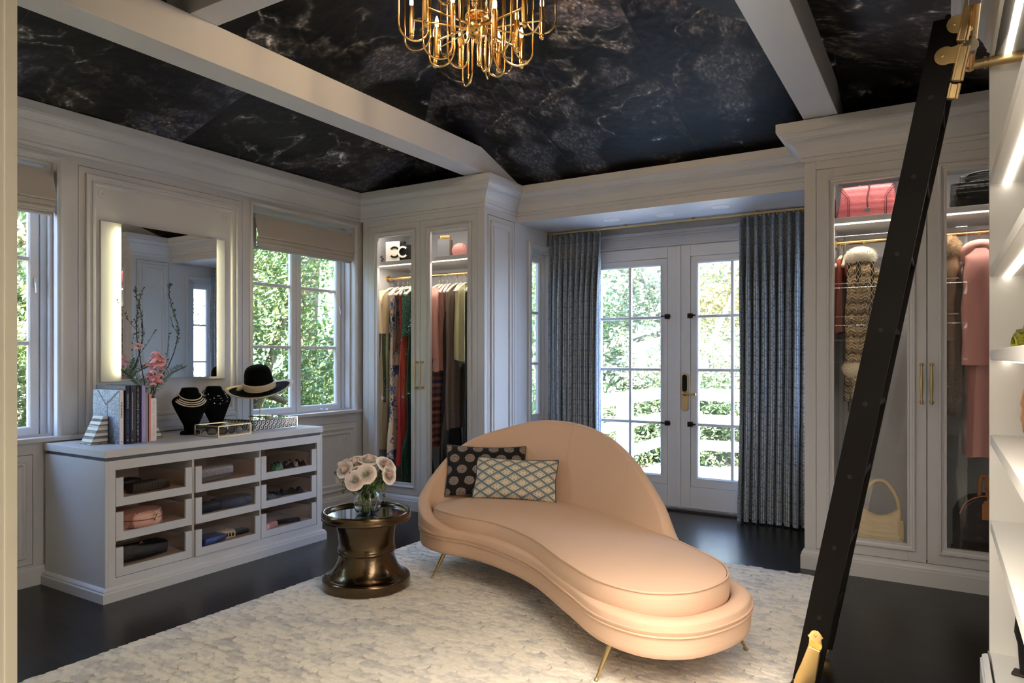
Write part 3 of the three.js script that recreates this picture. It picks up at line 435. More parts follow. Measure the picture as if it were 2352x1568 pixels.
  clutch('pouch', 'small black pouch at the right end of the lowest middle drawer', 'pouch', -4.1, d3, -3.12, .11, .035, .07, R, blk, null);
  clutch('pouch', 'pale pink pouch in the lowest drawer nearest the wardrobe', 'pouch', -4.07, d3 + .0, -3.325, .13, .045, .10, R + .3, phy(0xd9a5a0, .6), null);
  clutch('glasses_case', 'slim black glasses case beside the pale pink pouch', 'case', -4.07, d3, -3.52, .16, .03, .06, R - .25, blk, null);
  { // pink round bag
    const t = thing('round_bag', 'blush pink round zip bag with gold rings in the middle drawer nearest the books', 'bag', [-4.115, d2, -2.42], R), pm = phy(0xd8a79c, .5), p = [[0, .0], [.10, 0], [.125, .008], [.134, .03], [.134, .058], [.13, .078], [.11, .092], [.05, .1], [0, .101]];
    mesh('body', lathe(p, 40), pm, t); mesh('zip', [mv(rotX(new THREE.TorusGeometry(.1345, .003, 8, 48), PI / 2), 0, .05, 0)], std(0x7d5b52, .6), t);
    const st = []; for (let k = 0; k < 40; k++) { const a = k / 40 * 2 * PI; st.push(ball(.004, Math.cos(a) * .124, .088, Math.sin(a) * .124, 6, 5), ball(.004, Math.cos(a) * .133, .014, Math.sin(a) * .133, 6, 5)); } mesh('scalloped_edge', st, pm, t).userData.kind = 'stuff';
    mesh('ring', mv(rotY(new THREE.TorusGeometry(.018, .0035, 8, 24), .6), .02, .06, .148), M.brass, t); mesh('ring', mv(new THREE.TorusGeometry(.014, .003, 8, 24), .04, .085, .138), M.brass, t);
  }
  // folded scarves and gloves
  const scarf = (name, label, cat, x, y, z, w, d, ry, c, seed) => { const r = rng(seed), t = thing(name, label, cat, [x, y, z], ry), rows = []; const a = r() * 6, b = r() * 6; for (let i = 0; i <= 14; i++) { const row = []; for (let j = 0; j <= 8; j++) { const u = i / 14 - .5, v = j / 8 - .5, e = Math.min(1, (1 - Math.abs(u) * 2) * 5) * Math.min(1, (1 - Math.abs(v) * 2) * 4); row.push(V(u * w, .003 + e * (.022 + .014 * Math.sin(u * 19 + a + v * 4) + .008 * Math.sin(v * 15 + b)), v * d + .012 * Math.sin(u * 9 + b))); } rows.push(row); } mesh('cloth', quads(rows), new THREE.MeshPhysicalMaterial({ color: c, roughness: .7, sheen: .4, side: THREE.DoubleSide }), t); };
  const cs = [[0x8e2233, 'crimson silk scarf in the top right drawer'], [0x2b6d4e, 'emerald green silk scarf in the top right drawer'], [0x7fb39a, 'mint green silk scarf in the top right drawer'], [0x1f2023, 'black silk scarf in the top right drawer'], [0xcfc6b4, 'cream printed scarf in the top right drawer'], [0x151516, 'long black satin scarf at the right end of the top right drawer']];
  [[0, -3.31, .16, .10, R + .5], [1, -3.385, .17, .08, R + .8], [2, -3.44, .15, .07, R + .6], [3, -3.50, .18, .10, R - .6], [4, -3.575, .14, .06, R + .5], [5, -3.62, .15, .10, R - .5]].forEach(([k, z, w, d, ry], i) => scarf('silk_scarf', cs[k][1], 'scarf', -4.09 - (i % 2) * .02, d1 + .0005, z, w, d, ry, cs[k][0], 40 + k));
  scarf('glove', 'black glove in the right middle drawer nearest the divider', 'glove', -4.08, d2 + .0005, -3.37, .18, .09, R + .15, 0x101012, 51); scarf('glove', 'long black glove in the right middle drawer furthest from the divider', 'glove', -4.09, d2 + .0005, -3.56, .22, .08, R - .1, 0x0d0d0f, 52);
}
{ // books between marble bookends
  const stone = dtex(256, 256, (u, v) => { const n = fbm(u * 60, v * 60, 2, 0, 8), m = fbm(u * 4, v * 4, 3, 0, 9), dx = Math.min(Math.abs(v - (.98 - (u < .5 ? (u - .2) * .85 : (.5 - .2) * .85 - (u - .5) * .55))), 1), stem = u > .54 && u < .57 && v < .8 && v > .45 ? 1 : 0, k = .32 + .5 * n + .2 * (m - .5) - (1 - v) * .12; const l = (dx < .022 && v > .7 ? 1 : 0) || stem ? .25 : 1; return [k * .9 * l, k * .99 * l, k * 1.08 * l]; });
  const book = (label, z0, z1, xf, dep, h, cover, draw, opt = {}) => {
    const th = Math.abs(z1 - z0), t = thing('book', label, 'book', [xf - dep / 2, YT, (z0 + z1) / 2]), cm = std(cover, opt.rough ?? .45);
    const front = opt.front ? std(0xffffff, .4, { map: opt.front }) : cm;
    mesh('cover', [bb(-dep / 2, dep / 2, 0, h, -th / 2, -th / 2 + .002), bb(dep / 2 - .003, dep / 2, 0, h, -th / 2, th / 2)], cm, t);
    mesh('front_cover', uvFit(bb(-dep / 2, dep / 2 - .0005, 0, h, th / 2 - .002, th / 2), dep, h), front, t);
    mesh('pages', bb(-dep / 2 + .004, dep / 2 - .003, .003, h - .003, -th / 2 + .002, th / 2 - .002), std(0xe4ddcf, .9), t);
    if (draw) mesh('spine_print', mv(rotY(new THREE.PlaneGeometry(th - .001, h - .002), PI / 2), dep / 2 + .0004, h / 2, 0), std(0xffffff, opt.rough ?? .45, { map: ctex(Math.max(48, Math.round(th * 2600)), Math.round(h * 1600), draw) }), t);
  };
  function uvFit(g, w, h) { const q = fix(g), p = q.attributes.position, u = q.attributes.uv; for (let i = 0; i < p.count; i++) u.setXY(i, p.getX(i) / w + .5, p.getY(i) / h); return q; }
  const spine = (bg, items) => (c, w, h) => { c.fillStyle = bg; c.fillRect(0, 0, w, h); for (const [txt, y, size, col, weight, len] of items) { c.save(); c.translate(w / 2, y * h); c.rotate(PI / 2); c.fillStyle = col; c.font = (weight || 'bold') + ' ' + Math.round(size * w) + 'px sans-serif'; c.textBaseline = 'middle'; if (len) { const m = c.measureText(txt).width; c.scale(len * h / m, 1); } c.fillText(txt, 0, 0); c.restore(); } };
  book('white spined fashion book with a black title and a stone grey cover', -2.361, -2.385, -4.203, .295, .325, 0xe9e4e2, spine('#ece6e6', [['CHANEL', .21, .62, '#1a1a1c', 'bold', .31], ['COLLECTIONS AND CREATIONS', .56, .22, '#b9b3b5', '', .2], ['O', .94, .4, '#222', 'bold', 0]]), { front: stone });
  book('thin cream book tucked behind the white spined fashion book', -2.387, -2.393, -4.22, .22, .19, 0xe8e0cd, null);
  book('tall navy book with silver and blue capitals on its spine', -2.395, -2.421, -4.198, .33, .352, 0x1a1d2b, spine('#1c2032', [['CREATING', .13, .58, '#aab2c4', '', .27], ['THE LOOK', .44, .58, '#2d5f92', '', .38], ['II', .86, .4, '#5a6a86', '', 0], ['B', .92, .5, '#aab2c4', 'bold', 0]]), { rough: .35 });
  book('tall slate purple book with small white capitals on its spine', -2.423, -2.448, -4.195, .27, .354, 0x2c2b3a, spine('#302f40', [['THE ELEMENTS OF STYLE AND THE WOMEN WHO DEFINE IT', .12, .32, '#d8d8e0', 'bold', .66], ['K', .93, .5, '#c0c0cc', 'bold', 0]]));
  book('dark brown book between the slate purple and the black and white ones', -2.450, -2.464, -4.2, .25, .35, 0x33291f, spine('#352b22', [['', .5, .3, '#777', '', 0]]));
  book('black book with a mottled white and blue spine edge', -2.466, -2.489, -4.198, .25, .352, 0x0b0c12, (c, w, h) => { c.fillStyle = '#0a0b10'; c.fillRect(0, 0, w, h); const r = rng(3); for (let k = 0; k < 240; k++) { c.fillStyle = r() > .5 ? '#cdd6e6' : '#39476e'; c.fillRect(r() * w * .34, r() * h, w * .1, h * .014); } });
  book('lavender book with a faint violet title', -2.491, -2.513, -4.19, .25, .35, 0xa99ad6, spine('#ab9cd8', [['FASHION IN THE WORDS OF A DESIGNER', .1, .3, '#8473b4', '', .62]]));
  book('plain grey book beside the lavender one', -2.515, -2.539, -4.2, .24, .306, 0x98938d, null);
  book('thin coral pink book with darker lettering', -2.541, -2.553, -4.197, .23, .295, 0xe98f8d, spine('#ee9794', [['The Kiss of Paris: A Love Story', .06, .6, '#c4524f', 'bold', .84]]));
  book('white book with pale grey capitals at the end of the row', -2.556, -2.594, -4.205, .23, .267, 0xe7dcd6, spine('#eadfda', [['THE KELLY', .05, .5, '#c6bab4', '', .3], ['WARDROBE', .4, .5, '#cfc4be', '', .5]]));
  const marble = dtex(128, 256, (u, v) => { const k = Math.floor(v * 10) % 2, n = fbm(u * 6, v * 18, 4, 0, 4), e = fbm(u * 3, v * 30, 3, 0, 14); const b = k ? .9 - .12 * n : .30 + .30 * n + (e > .6 ? .3 : 0); return [b, b * .98, b * .95]; });
  const bookend = (label, z, s) => { const t = thing('bookend', label, 'bookend', [-4.37, YT, z]), g = mg([mv(rotY(extr([[0, 0], [.105, 0], [.045 * .6, .168], [0, .168]], .11, .002), s > 0 ? -PI / 2 : PI / 2), s > 0 ? .055 : -.055, 0, 0)]), p = g.attributes.position, u = g.attributes.uv; for (let i = 0; i < p.count; i++) u.setXY(i, (p.getX(i) + p.getZ(i)) * 2.2, p.getY(i) / .17); mesh('stepped_wedge', g, phy(0xffffff, .25, { map: marble }), t); };
  bookend('striped grey and white marble wedge bookend before the stone grey book cover', -2.352, 1); bookend('striped grey and white marble wedge bookend after the white book', -2.60, -1);
}
{ // glass bottle vase with blossoming branches
  const vx = -4.47, vz = -2.70, t = thing('bottle_vase', 'clear glass bottle vase behind the row of books', 'vase', [vx, YT, vz]);
  const out = [[0, 0], [.05, 0], [.056, .006], [.058, .05], [.056, .2], [.046, .255], [.037, .28], [.036, .315], [.039, .325]], inn = out.slice().reverse().map(([r, y]) => [Math.max(0, r - .004), y === 0 ? .008 : y]);
  mesh('glass', lathe([...out, ...inn], 40), phy(0xffffff, .01, { transmission: 1, thickness: .01, ior: 1.5 }), t);
  const bark = std(0x3a2c22, .9), leafM = std(new THREE.Color(.045, .08, .025), .6, { side: THREE.DoubleSide }), pinkM = [phy(0xe58f93, .7, { side: THREE.DoubleSide }), phy(0xf0b3b0, .7, { side: THREE.DoubleSide }), phy(0xc9586b, .7, { side: THREE.DoubleSide })], fernM = std(new THREE.Color(.09, .16, .07), .8, { side: THREE.DoubleSide });
  const leafg = (l, w) => { const g = new THREE.BufferGeometry(); g.setAttribute('position', new THREE.Float32BufferAttribute([0, 0, 0, w, l * .45, .1 * l, 0, l, 0, -w, l * .45, .1 * l], 3)); g.setIndex([0, 1, 2, 0, 2, 3]); g.computeVertexNormals(); return fix(g); };
  const orient = (g, p, dir, roll) => { g.rotateY(roll); g.applyQuaternion(new THREE.Quaternion().setFromUnitVectors(V(0, 1, 0), dir.clone().normalize())); g.translate(p.x, p.y, p.z); return g; };
  const blossom = (p, s, r) => { const l = [[], [], []]; for (let k = 0; k < 5; k++) { const a = k / 5 * 2 * PI + r(), d = V(Math.cos(a), .55, Math.sin(a)); const g = new THREE.SphereGeometry(s * .5, 8, 6, 0, PI * 2, 0, PI * .5); g.scale(.8, .35, 1); const q = orient(g, p.clone().addScaledVector(d, s * .45), d.clone().add(V(0, .4, 0)), a); l[r() > .6 ? 0 : 1].push(q); } l[2].push(ball(s * .2, p.x, p.y + s * .2, p.z, 6, 5)); return l; };
  const branch = (label, pts, nl, sub, flowers, seed, lr = .02) => {
    const r = rng(seed), b = thing('blossom_branch', label, 'branch', [vx, YT, vz]), cur = new THREE.CatmullRomCurve3(pts.map(p => V(...p))), st = [], lv = [], fl = [[], [], []];
    const N = 14; for (let k = 0; k < N; k++) st.push(rod(cur.getPoint(k / N), cur.getPoint((k + 1) / N), lerp(.0042, .0012, k / N), lerp(.0042, .0012, (k + 1) / N), 6));
    const put = (c, n, t0) => { for (let k = 0; k < n; k++) { const u = lerp(t0, 1, (k + r() * .6) / n), p = c.getPoint(Math.min(1, u)), a = r() * 2 * PI, d = V(Math.cos(a), .5 + r() * .5, Math.sin(a)); lv.push(orient(leafg(lr * (.6 + r() * .6), lr * .26), p, d, r() * 6)); } };
    put(cur, nl, .42);
    sub.forEach(([u, dx, dy, dz, n]) => { const p = cur.getPoint(u), e = p.clone().add(V(dx, dy, dz)), m = p.clone().lerp(e, .5).add(V(0, -.015, 0)), c = new THREE.CatmullRomCurve3([p, m, e]); st.push(tube(null, .0012, 10, 5, false, c)); put(c, n, .2); });
    flowers.forEach(([u, n, rad, s]) => { const c = cur.getPoint(u); for (let k = 0; k < n; k++) blossom(c.clone().add(V((r() - .5) * rad * 2, (r() - .5) * rad * 1.6, (r() - .5) * rad * 2)), s * (.7 + .6 * r()), r).forEach((q, i) => fl[i].push(...q)); });
    mesh('stem', st, bark, b); if (lv.length) mesh('leaves', lv, leafM, b).userData.kind = 'stuff'; fl.forEach((q, i) => { if (q.length) mesh('blossoms', q, pinkM[i], b).userData.kind = 'stuff'; });
  };
  // local x: out of the wall, local z: negative is to the right along the wall
  branch('tall blossom branch leaning left with a long side twig', [[.0, .03, .01], [.02, .3, .03], [.03, .5, .07], [.02, .68, .09], [.02, .85, .08], [.03, .98, .05]], 60, [[.62, .03, .2, .15, 9], [.45, .03, .16, -.09, 8], [.35, .02, .12, -.10, 5]], [[.5, 5, .02, .018]], 61);
  branch('tall blossom branch curving right in front of the mirror', [[0, .03, -.01], [.02, .32, -.04], [.04, .47, -.12], [.05, .62, -.17], [.05, .74, -.18], [.03, .86, -.15], [.04, .98, -.12], [.05, 1.02, -.13]], 70, [[.25, .02, .26, -.01, 12], [.5, .0, .12, .06, 6]], [[.24, 2, .012, .016]], 62);
  branch('short stem crowded with pink blossoms in the bottle vase', [[.01, .03, 0], [.04, .3, -.01], [.06, .42, -.01], [.07, .53, -.01]], 6, [], [[.92, 20, .05, .03], [.75, 12, .035, .026], [.58, 9, .03, .026]], 63);
  branch('low stem of pale pink buds at the mouth of the bottle vase', [[0, .03, .0], [.03, .28, 0], [.05, .34, -.01], [.06, .40, -.02]], 3, [], [[.9, 10, .03, .026], [.75, 8, .025, .022]], 64);
  const fern = (label, pts, seed) => { const r = rng(seed), b = thing('fern_sprig', label, 'fern', [vx, YT, vz]), c = new THREE.CatmullRomCurve3(pts.map(p => V(...p))), lv = []; for (let k = 0; k < 26; k++) { const u = .3 + .7 * k / 26, p = c.getPoint(u), l = .075 * (1.1 - (u - .3)) , tg = c.getTangent(u); for (const s of [-1, 1]) { const d = tg.clone().multiplyScalar(.6).add(V(r() * .3, .1 + r() * .3, s)).normalize(); for (let q = 0; q < 9; q++) { const pp = p.clone().addScaledVector(d, l * q / 9); lv.push(orient(leafg(.02 * (1 - q / 12), .0022), pp, d.clone().add(V(r() - .5, r() - .5, r() - .5)), r() * 6)); } } } mesh('stem', tube(null, .0015, 16, 5, false, c), fernM, b); mesh('fronds', lv, fernM, b).userData.kind = 'stuff'; };
  fern('feathery green fern sprig arching to the right of the pink blossoms', [[0, .05, 0], [.03, .3, -.02], [.05, .40, -.10], [.06, .46, -.22]], 71); fern('feathery fern sprig standing upright behind the pink blossoms', [[0, .05, 0], [0, .3, -.02], [.01, .43, -.07], [.01, .50, -.11]], 72); fern('fern sprig leaning left behind the navy book', [[0, .05, 0], [0, .3, .03], [.01, .38, .1], [.01, .44, .17]], 73);
}
{ // necklace busts
  const vel = phy(0x030303, .95, { sheen: .1, sheenRoughness: .5, sheenColor: new THREE.Color(.1, .1, .11), specularIntensity: .2 });
  const sect = [[.0, .062, .05, 0], [.012, .064, .052, 0], [.024, .058, .046, .0], [.026, .036, .036, 0], [.06, .046, .036, -.002], [.12, .075, .036, -.002], [.18, .104, .036, .0], [.215, .118, .036, .002], [.235, .118, .035, .002], [.252, .102, .038, 0], [.266, .076, .044, -.004], [.28, .062, .048, -.006], [.30, .056, .05, -.008], [.312, .052, .046, -.008], [.318, .04, .036, -.008], [.319, .001, .001, -.008]];
  const bust = (label, x, z, ry) => { const t = thing('jewelry_bust', label, 'display bust', [x, YT, z], ry), rows = sect.map(([y, w, d, oz]) => { const row = []; for (let k = 0; k < 36; k++) { const a = k / 36 * 2 * PI; row.push(V(Math.cos(a) * w, y, Math.sin(a) * d + oz + (y > .03 ? (y - .1) * -.12 + .02 : 0))); } return row; }); mesh('form', quads(rows, false, true), vel, t); return t; };
  bust('black velvet necklace bust wearing white pearls', -4.36, -2.93, 1.25); bust('black velvet necklace bust with beaded chains behind the glass box', -4.43, -3.17, 1.45);
  const strandPts = (w, d, yb, yf, zf, k) => { const p = []; for (let i = 0; i < k; i++) { const a = i / k * 2 * PI, f = (1 + Math.cos(a)) / 2; p.push(V(Math.sin(a) * w, lerp(yb, yf, Math.pow(f, 1.3)), Math.cos(a) * d * (f > .5 ? 1 : 1) + lerp(-.01, zf, f))); } return p; };
  const pearl = phy(0xe6d8bf, .2, { clearcoat: .6, sheen: .3 }), n1 = thing('pearl_necklace', 'four strand pearl necklace draped round the nearer bust', 'necklace', [-4.36, YT, -2.93], 1.25);
  [[.078, .054, .292, .235, .006, 64], [.084, .056, .288, .218, .008, 70], [.09, .056, .284, .205, .012, 74], [.094, .056, .278, .192, .014, 78]].forEach((q, i) => { const s = strandPts(...q), g = s.map((p, k) => ball(.0046, p.x + (i - 1.5) * .004 * Math.sin(k / s.length * 2 * PI * 1), p.y, p.z + .003, 8, 6)); mesh('pearl_strand', g, pearl, n1).userData.kind = 'stuff'; });
  const n2 = thing('beaded_necklace', 'black and crystal beaded chain necklace on the further bust', 'necklace', [-4.43, YT, -3.17], 1.45), cr = phy(0xd8d8dc, .1, { metalness: .7 });
  [[.077, .054, .296, .25, .004, 50], [.084, .056, .290, .232, .008, 54], [.09, .056, .284, .215, .012, 58], [.094, .056, .278, .195, .014, 60]].forEach((q, i) => { const s = strandPts(...q); mesh('chain', [tube(s, .0014, 90, 5, true), ...s.filter((_, k) => k % 3).map(p => ball(.0028, p.x, p.y, p.z, 6, 5))], M.black, n2).userData.kind = 'stuff'; mesh('crystals', s.filter((_, k) => k % 7 === i % 3).map(p => ball(.0052, p.x, p.y, p.z + .002, 7, 5)), cr, n2).userData.kind = 'stuff'; });
}
{ // brass edged glass box with sunglasses
  const t = thing('glass_box', 'brass edged glass display box holding sunglasses', 'box', [-4.145, YT, -3.03], .09), w = .22, d = .27, h = .072, e = .0035, f = [];
  for (const sx of [-1, 1]) for (const sz of [-1, 1]) f.push(bb(sx * w / 2 - e, sx * w / 2 + e, 0, h, sz * d / 2 - e, sz * d / 2 + e)); for (const y of [0.0035, h]) for (const s of [-1, 1]) f.push(bb(-w / 2, w / 2, y - e, y + e, s * d / 2 - e, s * d / 2 + e), bb(s * w / 2 - e, s * w / 2 + e, y - e, y + e, -d / 2, d / 2));
  mesh('brass_frame', f, M.brassAged, t); mesh('floor_pad', bb(-w / 2 + e, w / 2 - e, .001, .006, -d / 2 + e, d / 2 - e), std(0xcdbfae, .9), t);
  for (const s of [-1, 1]) { mesh('pane', mv(new THREE.PlaneGeometry(w, h), 0, h / 2, s * d / 2), M.glass, t); mesh('pane', mv(rotY(new THREE.PlaneGeometry(d, h), PI / 2), s * w / 2, h / 2, 0), M.glass, t); } mesh('lid_pane', mv(rotX(new THREE.PlaneGeometry(w, d), -PI / 2), 0, h, 0), M.smoke, t);
  const lens = phy(0x141313, .08, { clearcoat: 1 });
  const shades = (label, x, z, ry, fm) => { const g = thing('sunglasses', label, 'sunglasses', [x, YT + .0065, z], ry); for (const s of [-1, 1]) { const sh = new THREE.Shape(); sh.absellipse(s * .034, .022, .029, .022, 0, 2 * PI); mesh('lens', extr(sh, .003, .001), lens, g); mesh('rim', mv(new THREE.TorusGeometry(.028, .0035, 8, 28).scale(1.04, .79, 1), s * .034, .022, .001), fm, g); mesh('temple', [rod([s * .066, .028, 0], [s * .066, .026, -.08], .0035, .003, 8), rod([s * .066, .026, -.08], [s * .064, .006, -.125], .003, .0025, 8)], fm, g); } mesh('bridge', tube([[-.009, .028, 0], [0, .032, .003], [.009, .028, 0]], .003, 8, 6), fm, g); };
  shades('black sunglasses at the left of the glass box', -4.13, -2.975, 1.25, M.black); shades('brown tinted sunglasses at the right of the glass box', -4.11, -3.10, 1.75, phy(0x3b2a1f, .2, { clearcoat: .5 }));
}
{ // lattice box, hat stand, hat
  const latt = ctex(512, 96, (c, w, h) => { c.fillStyle = '#141318'; c.fillRect(0, 0, w, h); c.strokeStyle = '#e9e6df'; const s = 48; for (let row = 0; row < 2; row++) for (let k = -1; k < w / s + 1; k++) { const x = k * s + (row ? 24 : 0) + 10, y = 26 + row * 44; c.lineWidth = 8; c.beginPath(); for (let q = 0; q < 6; q++) { const a = q * PI / 3 + .3, px = x + Math.cos(a) * 15, py = y + Math.sin(a) * 15; q ? c.lineTo(px, py) : c.moveTo(px, py); } c.closePath(); c.stroke(); c.lineWidth = 7; c.beginPath(); c.moveTo(x + 10, y - 12); c.lineTo(x + 30, y - 34); c.moveTo(x - 10, y + 12); c.lineTo(x - 28, y + 32); c.stroke(); } }, true);
  const t = thing('lattice_box', 'flat mirrored box with black and white lattice sides', 'box', [-4.345, YT, -3.485], .02), w = .37, d = .395, h = .076, lm = phy(0xffffff, .25, { map: latt, clearcoat: .5 });
  mesh('body', bb(-w / 2, w / 2, .004, h - .004, -d / 2, d / 2), lm, t); const g = mesh('lid', bb(-w / 2 - .003, w / 2 + .003, h - .004, h + .001, -d / 2 - .003, d / 2 + .003, .001), M.mirror, t); mesh('base', bb(-w / 2 - .003, w / 2 + .003, 0, .004, -d / 2 - .003, d / 2 + .003, .001), M.mirror, t); mesh('corner_strip', mg([-1, 1].flatMap(a => [-1, 1].map(b => bb(a * w / 2 - .003, a * w / 2 + .003, .004, h - .004, b * d / 2 - .003, b * d / 2 + .003)))), M.mirror, t);
  const hx = -4.43, hz = -3.56, hy = YT + .0775, s = thing('hat_stand', 'slim brass hat stand on the lattice box', 'stand', [hx, hy, hz]);
  mesh('base', lathe([[0, 0], [.082, 0], [.082, .003], [.01, .006], [0, .006]], 40), M.brass, s); mesh('post', rod([0, .004, 0], [0, .29, 0], .003), M.brassAged, s); mesh('rest', mv(ball(.05, 0, 0, 0, 20, 12, [1, .5, 1]), 0, .282, 0), M.brassAged, s);
  const hat = thing('hat', 'wide brimmed black hat with an ivory band and ivory brim edge', 'hat', [hx, hy + .205, hz]); hat.scale.setScalar(1.03); hat.rotation.set(0, .89, 0); hat.rotateX(.20); hat.rotateZ(.13);
  const felt = phy(0x030303, .95, { sheen: .1, sheenColor: new THREE.Color(.1, .1, .1), specularIntensity: .25, side: THREE.DoubleSide }), ivory = phy(0xd9c8b0, .65, { sheen: .4 });
  const ringAt = (r, y, wob, n = 64) => { const row = []; for (let k = 0; k < n; k++) { const a = k / n * 2 * PI; row.push(V(Math.cos(a) * r * 1.0, y + wob * Math.cos(2 * a), Math.sin(a) * r * .93)); } return row; };
  mesh('crown', quads([[.103, .0, .004], [.103, .03, .002], [.101, .07, 0], [.096, .115, 0], [.086, .148, 0], [.07, .168, 0], [.045, .18, 0], [.015, .184, 0], [.0005, .184, 0]].map(q => ringAt(...q)), false, true), felt, hat);
  mesh('brim', quads([[.103, .0, .004], [.13, -.004, .006], [.17, -.006, .010], [.205, .0, .014], [.228, .006, .016], [.205, -.006, .014], [.17, -.013, .01], [.13, -.011, .006], [.101, -.008, .004]].map(q => ringAt(...q)), false, true), felt, hat);
  mesh('brim_edge', quads([[.213, .0035, .0145], [.238, .013, .017], [.242, .009, .017], [.236, .003, .017], [.213, -.006, .0145]].map(q => ringAt(...q)), false, true), ivory, hat);
  const bd = []; for (let k = 0; k < 5; k++) { const pts = []; for (let i = 0; i < 40; i++) { const a = i / 40 * 2 * PI; pts.push(V(Math.cos(a) * (.107 + .001 * k), .006 + k * .0105 + .004 * Math.cos(2 * a) + .007 * Math.sin(a + k) * (k / 5), Math.sin(a) * (.107 + .001 * k) * .93)); } bd.push(tube(pts, .0075, 72, 6, true)); } mesh('band', bd, ivory, hat, 'pleated ivory band'); mesh('bow', [mv(rotZ(ball(.03, 0, 0, 0, 12, 8, [1.3, .6, .5]), .5), -.125, .035, .02), ball(.012, -.105, .03, .02)], ivory, hat);
}
// ------------------------------------------------------------------ rug, chaise, cushions, side table, flowers
{
  const x0 = -3.29, x1 = -.49, z0 = -4.70, z1 = -1.05, NX = 420, NZ = 540, w = x1 - x0, d = z1 - z0;
  const scale = (x, z) => { // carved lobes in staggered rows, each lobe lifting towards its near edge
    let best = 0, id = 0; const rw = .046, cw = .095; const zz = z / rw, r0 = Math.floor(zz);
    for (let k = -1; k <= 1; k++) { const r = r0 + k, off = (r & 1) * .5 + (h2(r, 3, 7) - .5) * .3, c = Math.floor(x / cw + off), cx = (c + .5 - off + (h2(c, r, 5) - .5) * .3) * cw, cz = (r + .5 + (h2(c, r, 9) - .5) * .45) * rw, wd = cw * (.52 + .2 * h2(c, r, 11)), ht = rw * (1.15 + .5 * h2(c, r, 12)), u = (x - cx) / wd, v = (z - cz) / ht; if (Math.abs(u) < 1) { const edge = .55 * Math.sqrt(1 - u * u); if (v < edge && v > -1) { const q = Math.pow(clamp((v + 1) / (1 + edge)), 1.5) * (.55 + .45 * h2(c, r, 21)); if (q > best) { best = q; id = h2(c, r, 33); } } } }
    return [best, id];
  };
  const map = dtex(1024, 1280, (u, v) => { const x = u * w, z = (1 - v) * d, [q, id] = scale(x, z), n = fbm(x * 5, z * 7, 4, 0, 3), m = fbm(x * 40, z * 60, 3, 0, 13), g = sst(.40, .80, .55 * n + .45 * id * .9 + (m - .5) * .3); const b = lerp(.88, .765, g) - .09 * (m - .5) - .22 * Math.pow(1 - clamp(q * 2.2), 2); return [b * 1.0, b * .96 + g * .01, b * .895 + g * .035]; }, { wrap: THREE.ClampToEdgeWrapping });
  const rows = []; for (let j = 0; j <= NZ; j++) { const row = [], v = j / NZ; for (let i = 0; i <= NX; i++) { const u = i / NX, x = u * w, z = v * d, e = Math.min(u * w, (1 - u) * w, v * d, (1 - v) * d), [q] = scale(x, z), n = fbm(x * 60, z * 60, 2, 0, 5); const wob = e < .03 ? .008 * (vn(x * 16 + z * 13, 3, 0, 8) - .5) * 2 : 0; row.push(V(x - w / 2 + (i === 0 ? wob - .004 : i === NX ? wob : 0), e < .004 ? -.016 : .002 + q * .0075 + n * .003, z - d / 2 + (j === 0 || j === NZ ? wob : 0))); } rows.push(row); }
  const t = thing('rug', 'large ivory and pale grey carved pile rug under the chaise', 'rug', [(x0 + x1) / 2, .016, (z0 + z1) / 2]);
  mesh('carved_pile', quads(rows, false, false, true, (j, i) => [i / NX, 1 - j / NZ]), phy(0xffffff, .95, { map, bumpMap: rep(T.pile, 9, 12), bumpScale: .004, sheen: .2 }), t);
  mesh('backing', bb(-w / 2 + .004, w / 2 - .004, -.0158, -.004, -d / 2 + .004, d / 2 - .004), std(0x9a9082, .95), t);
}
const RY = .026;                                                    // top of the rug
const velvet = phy(new THREE.Color(.66, .44, .31), .82, { sheen: .5, sheenRoughness: .45, sheenColor: new THREE.Color(.75, .55, .42), bumpMap: rep(T.pile, 1, 1), bumpScale: .0008 });
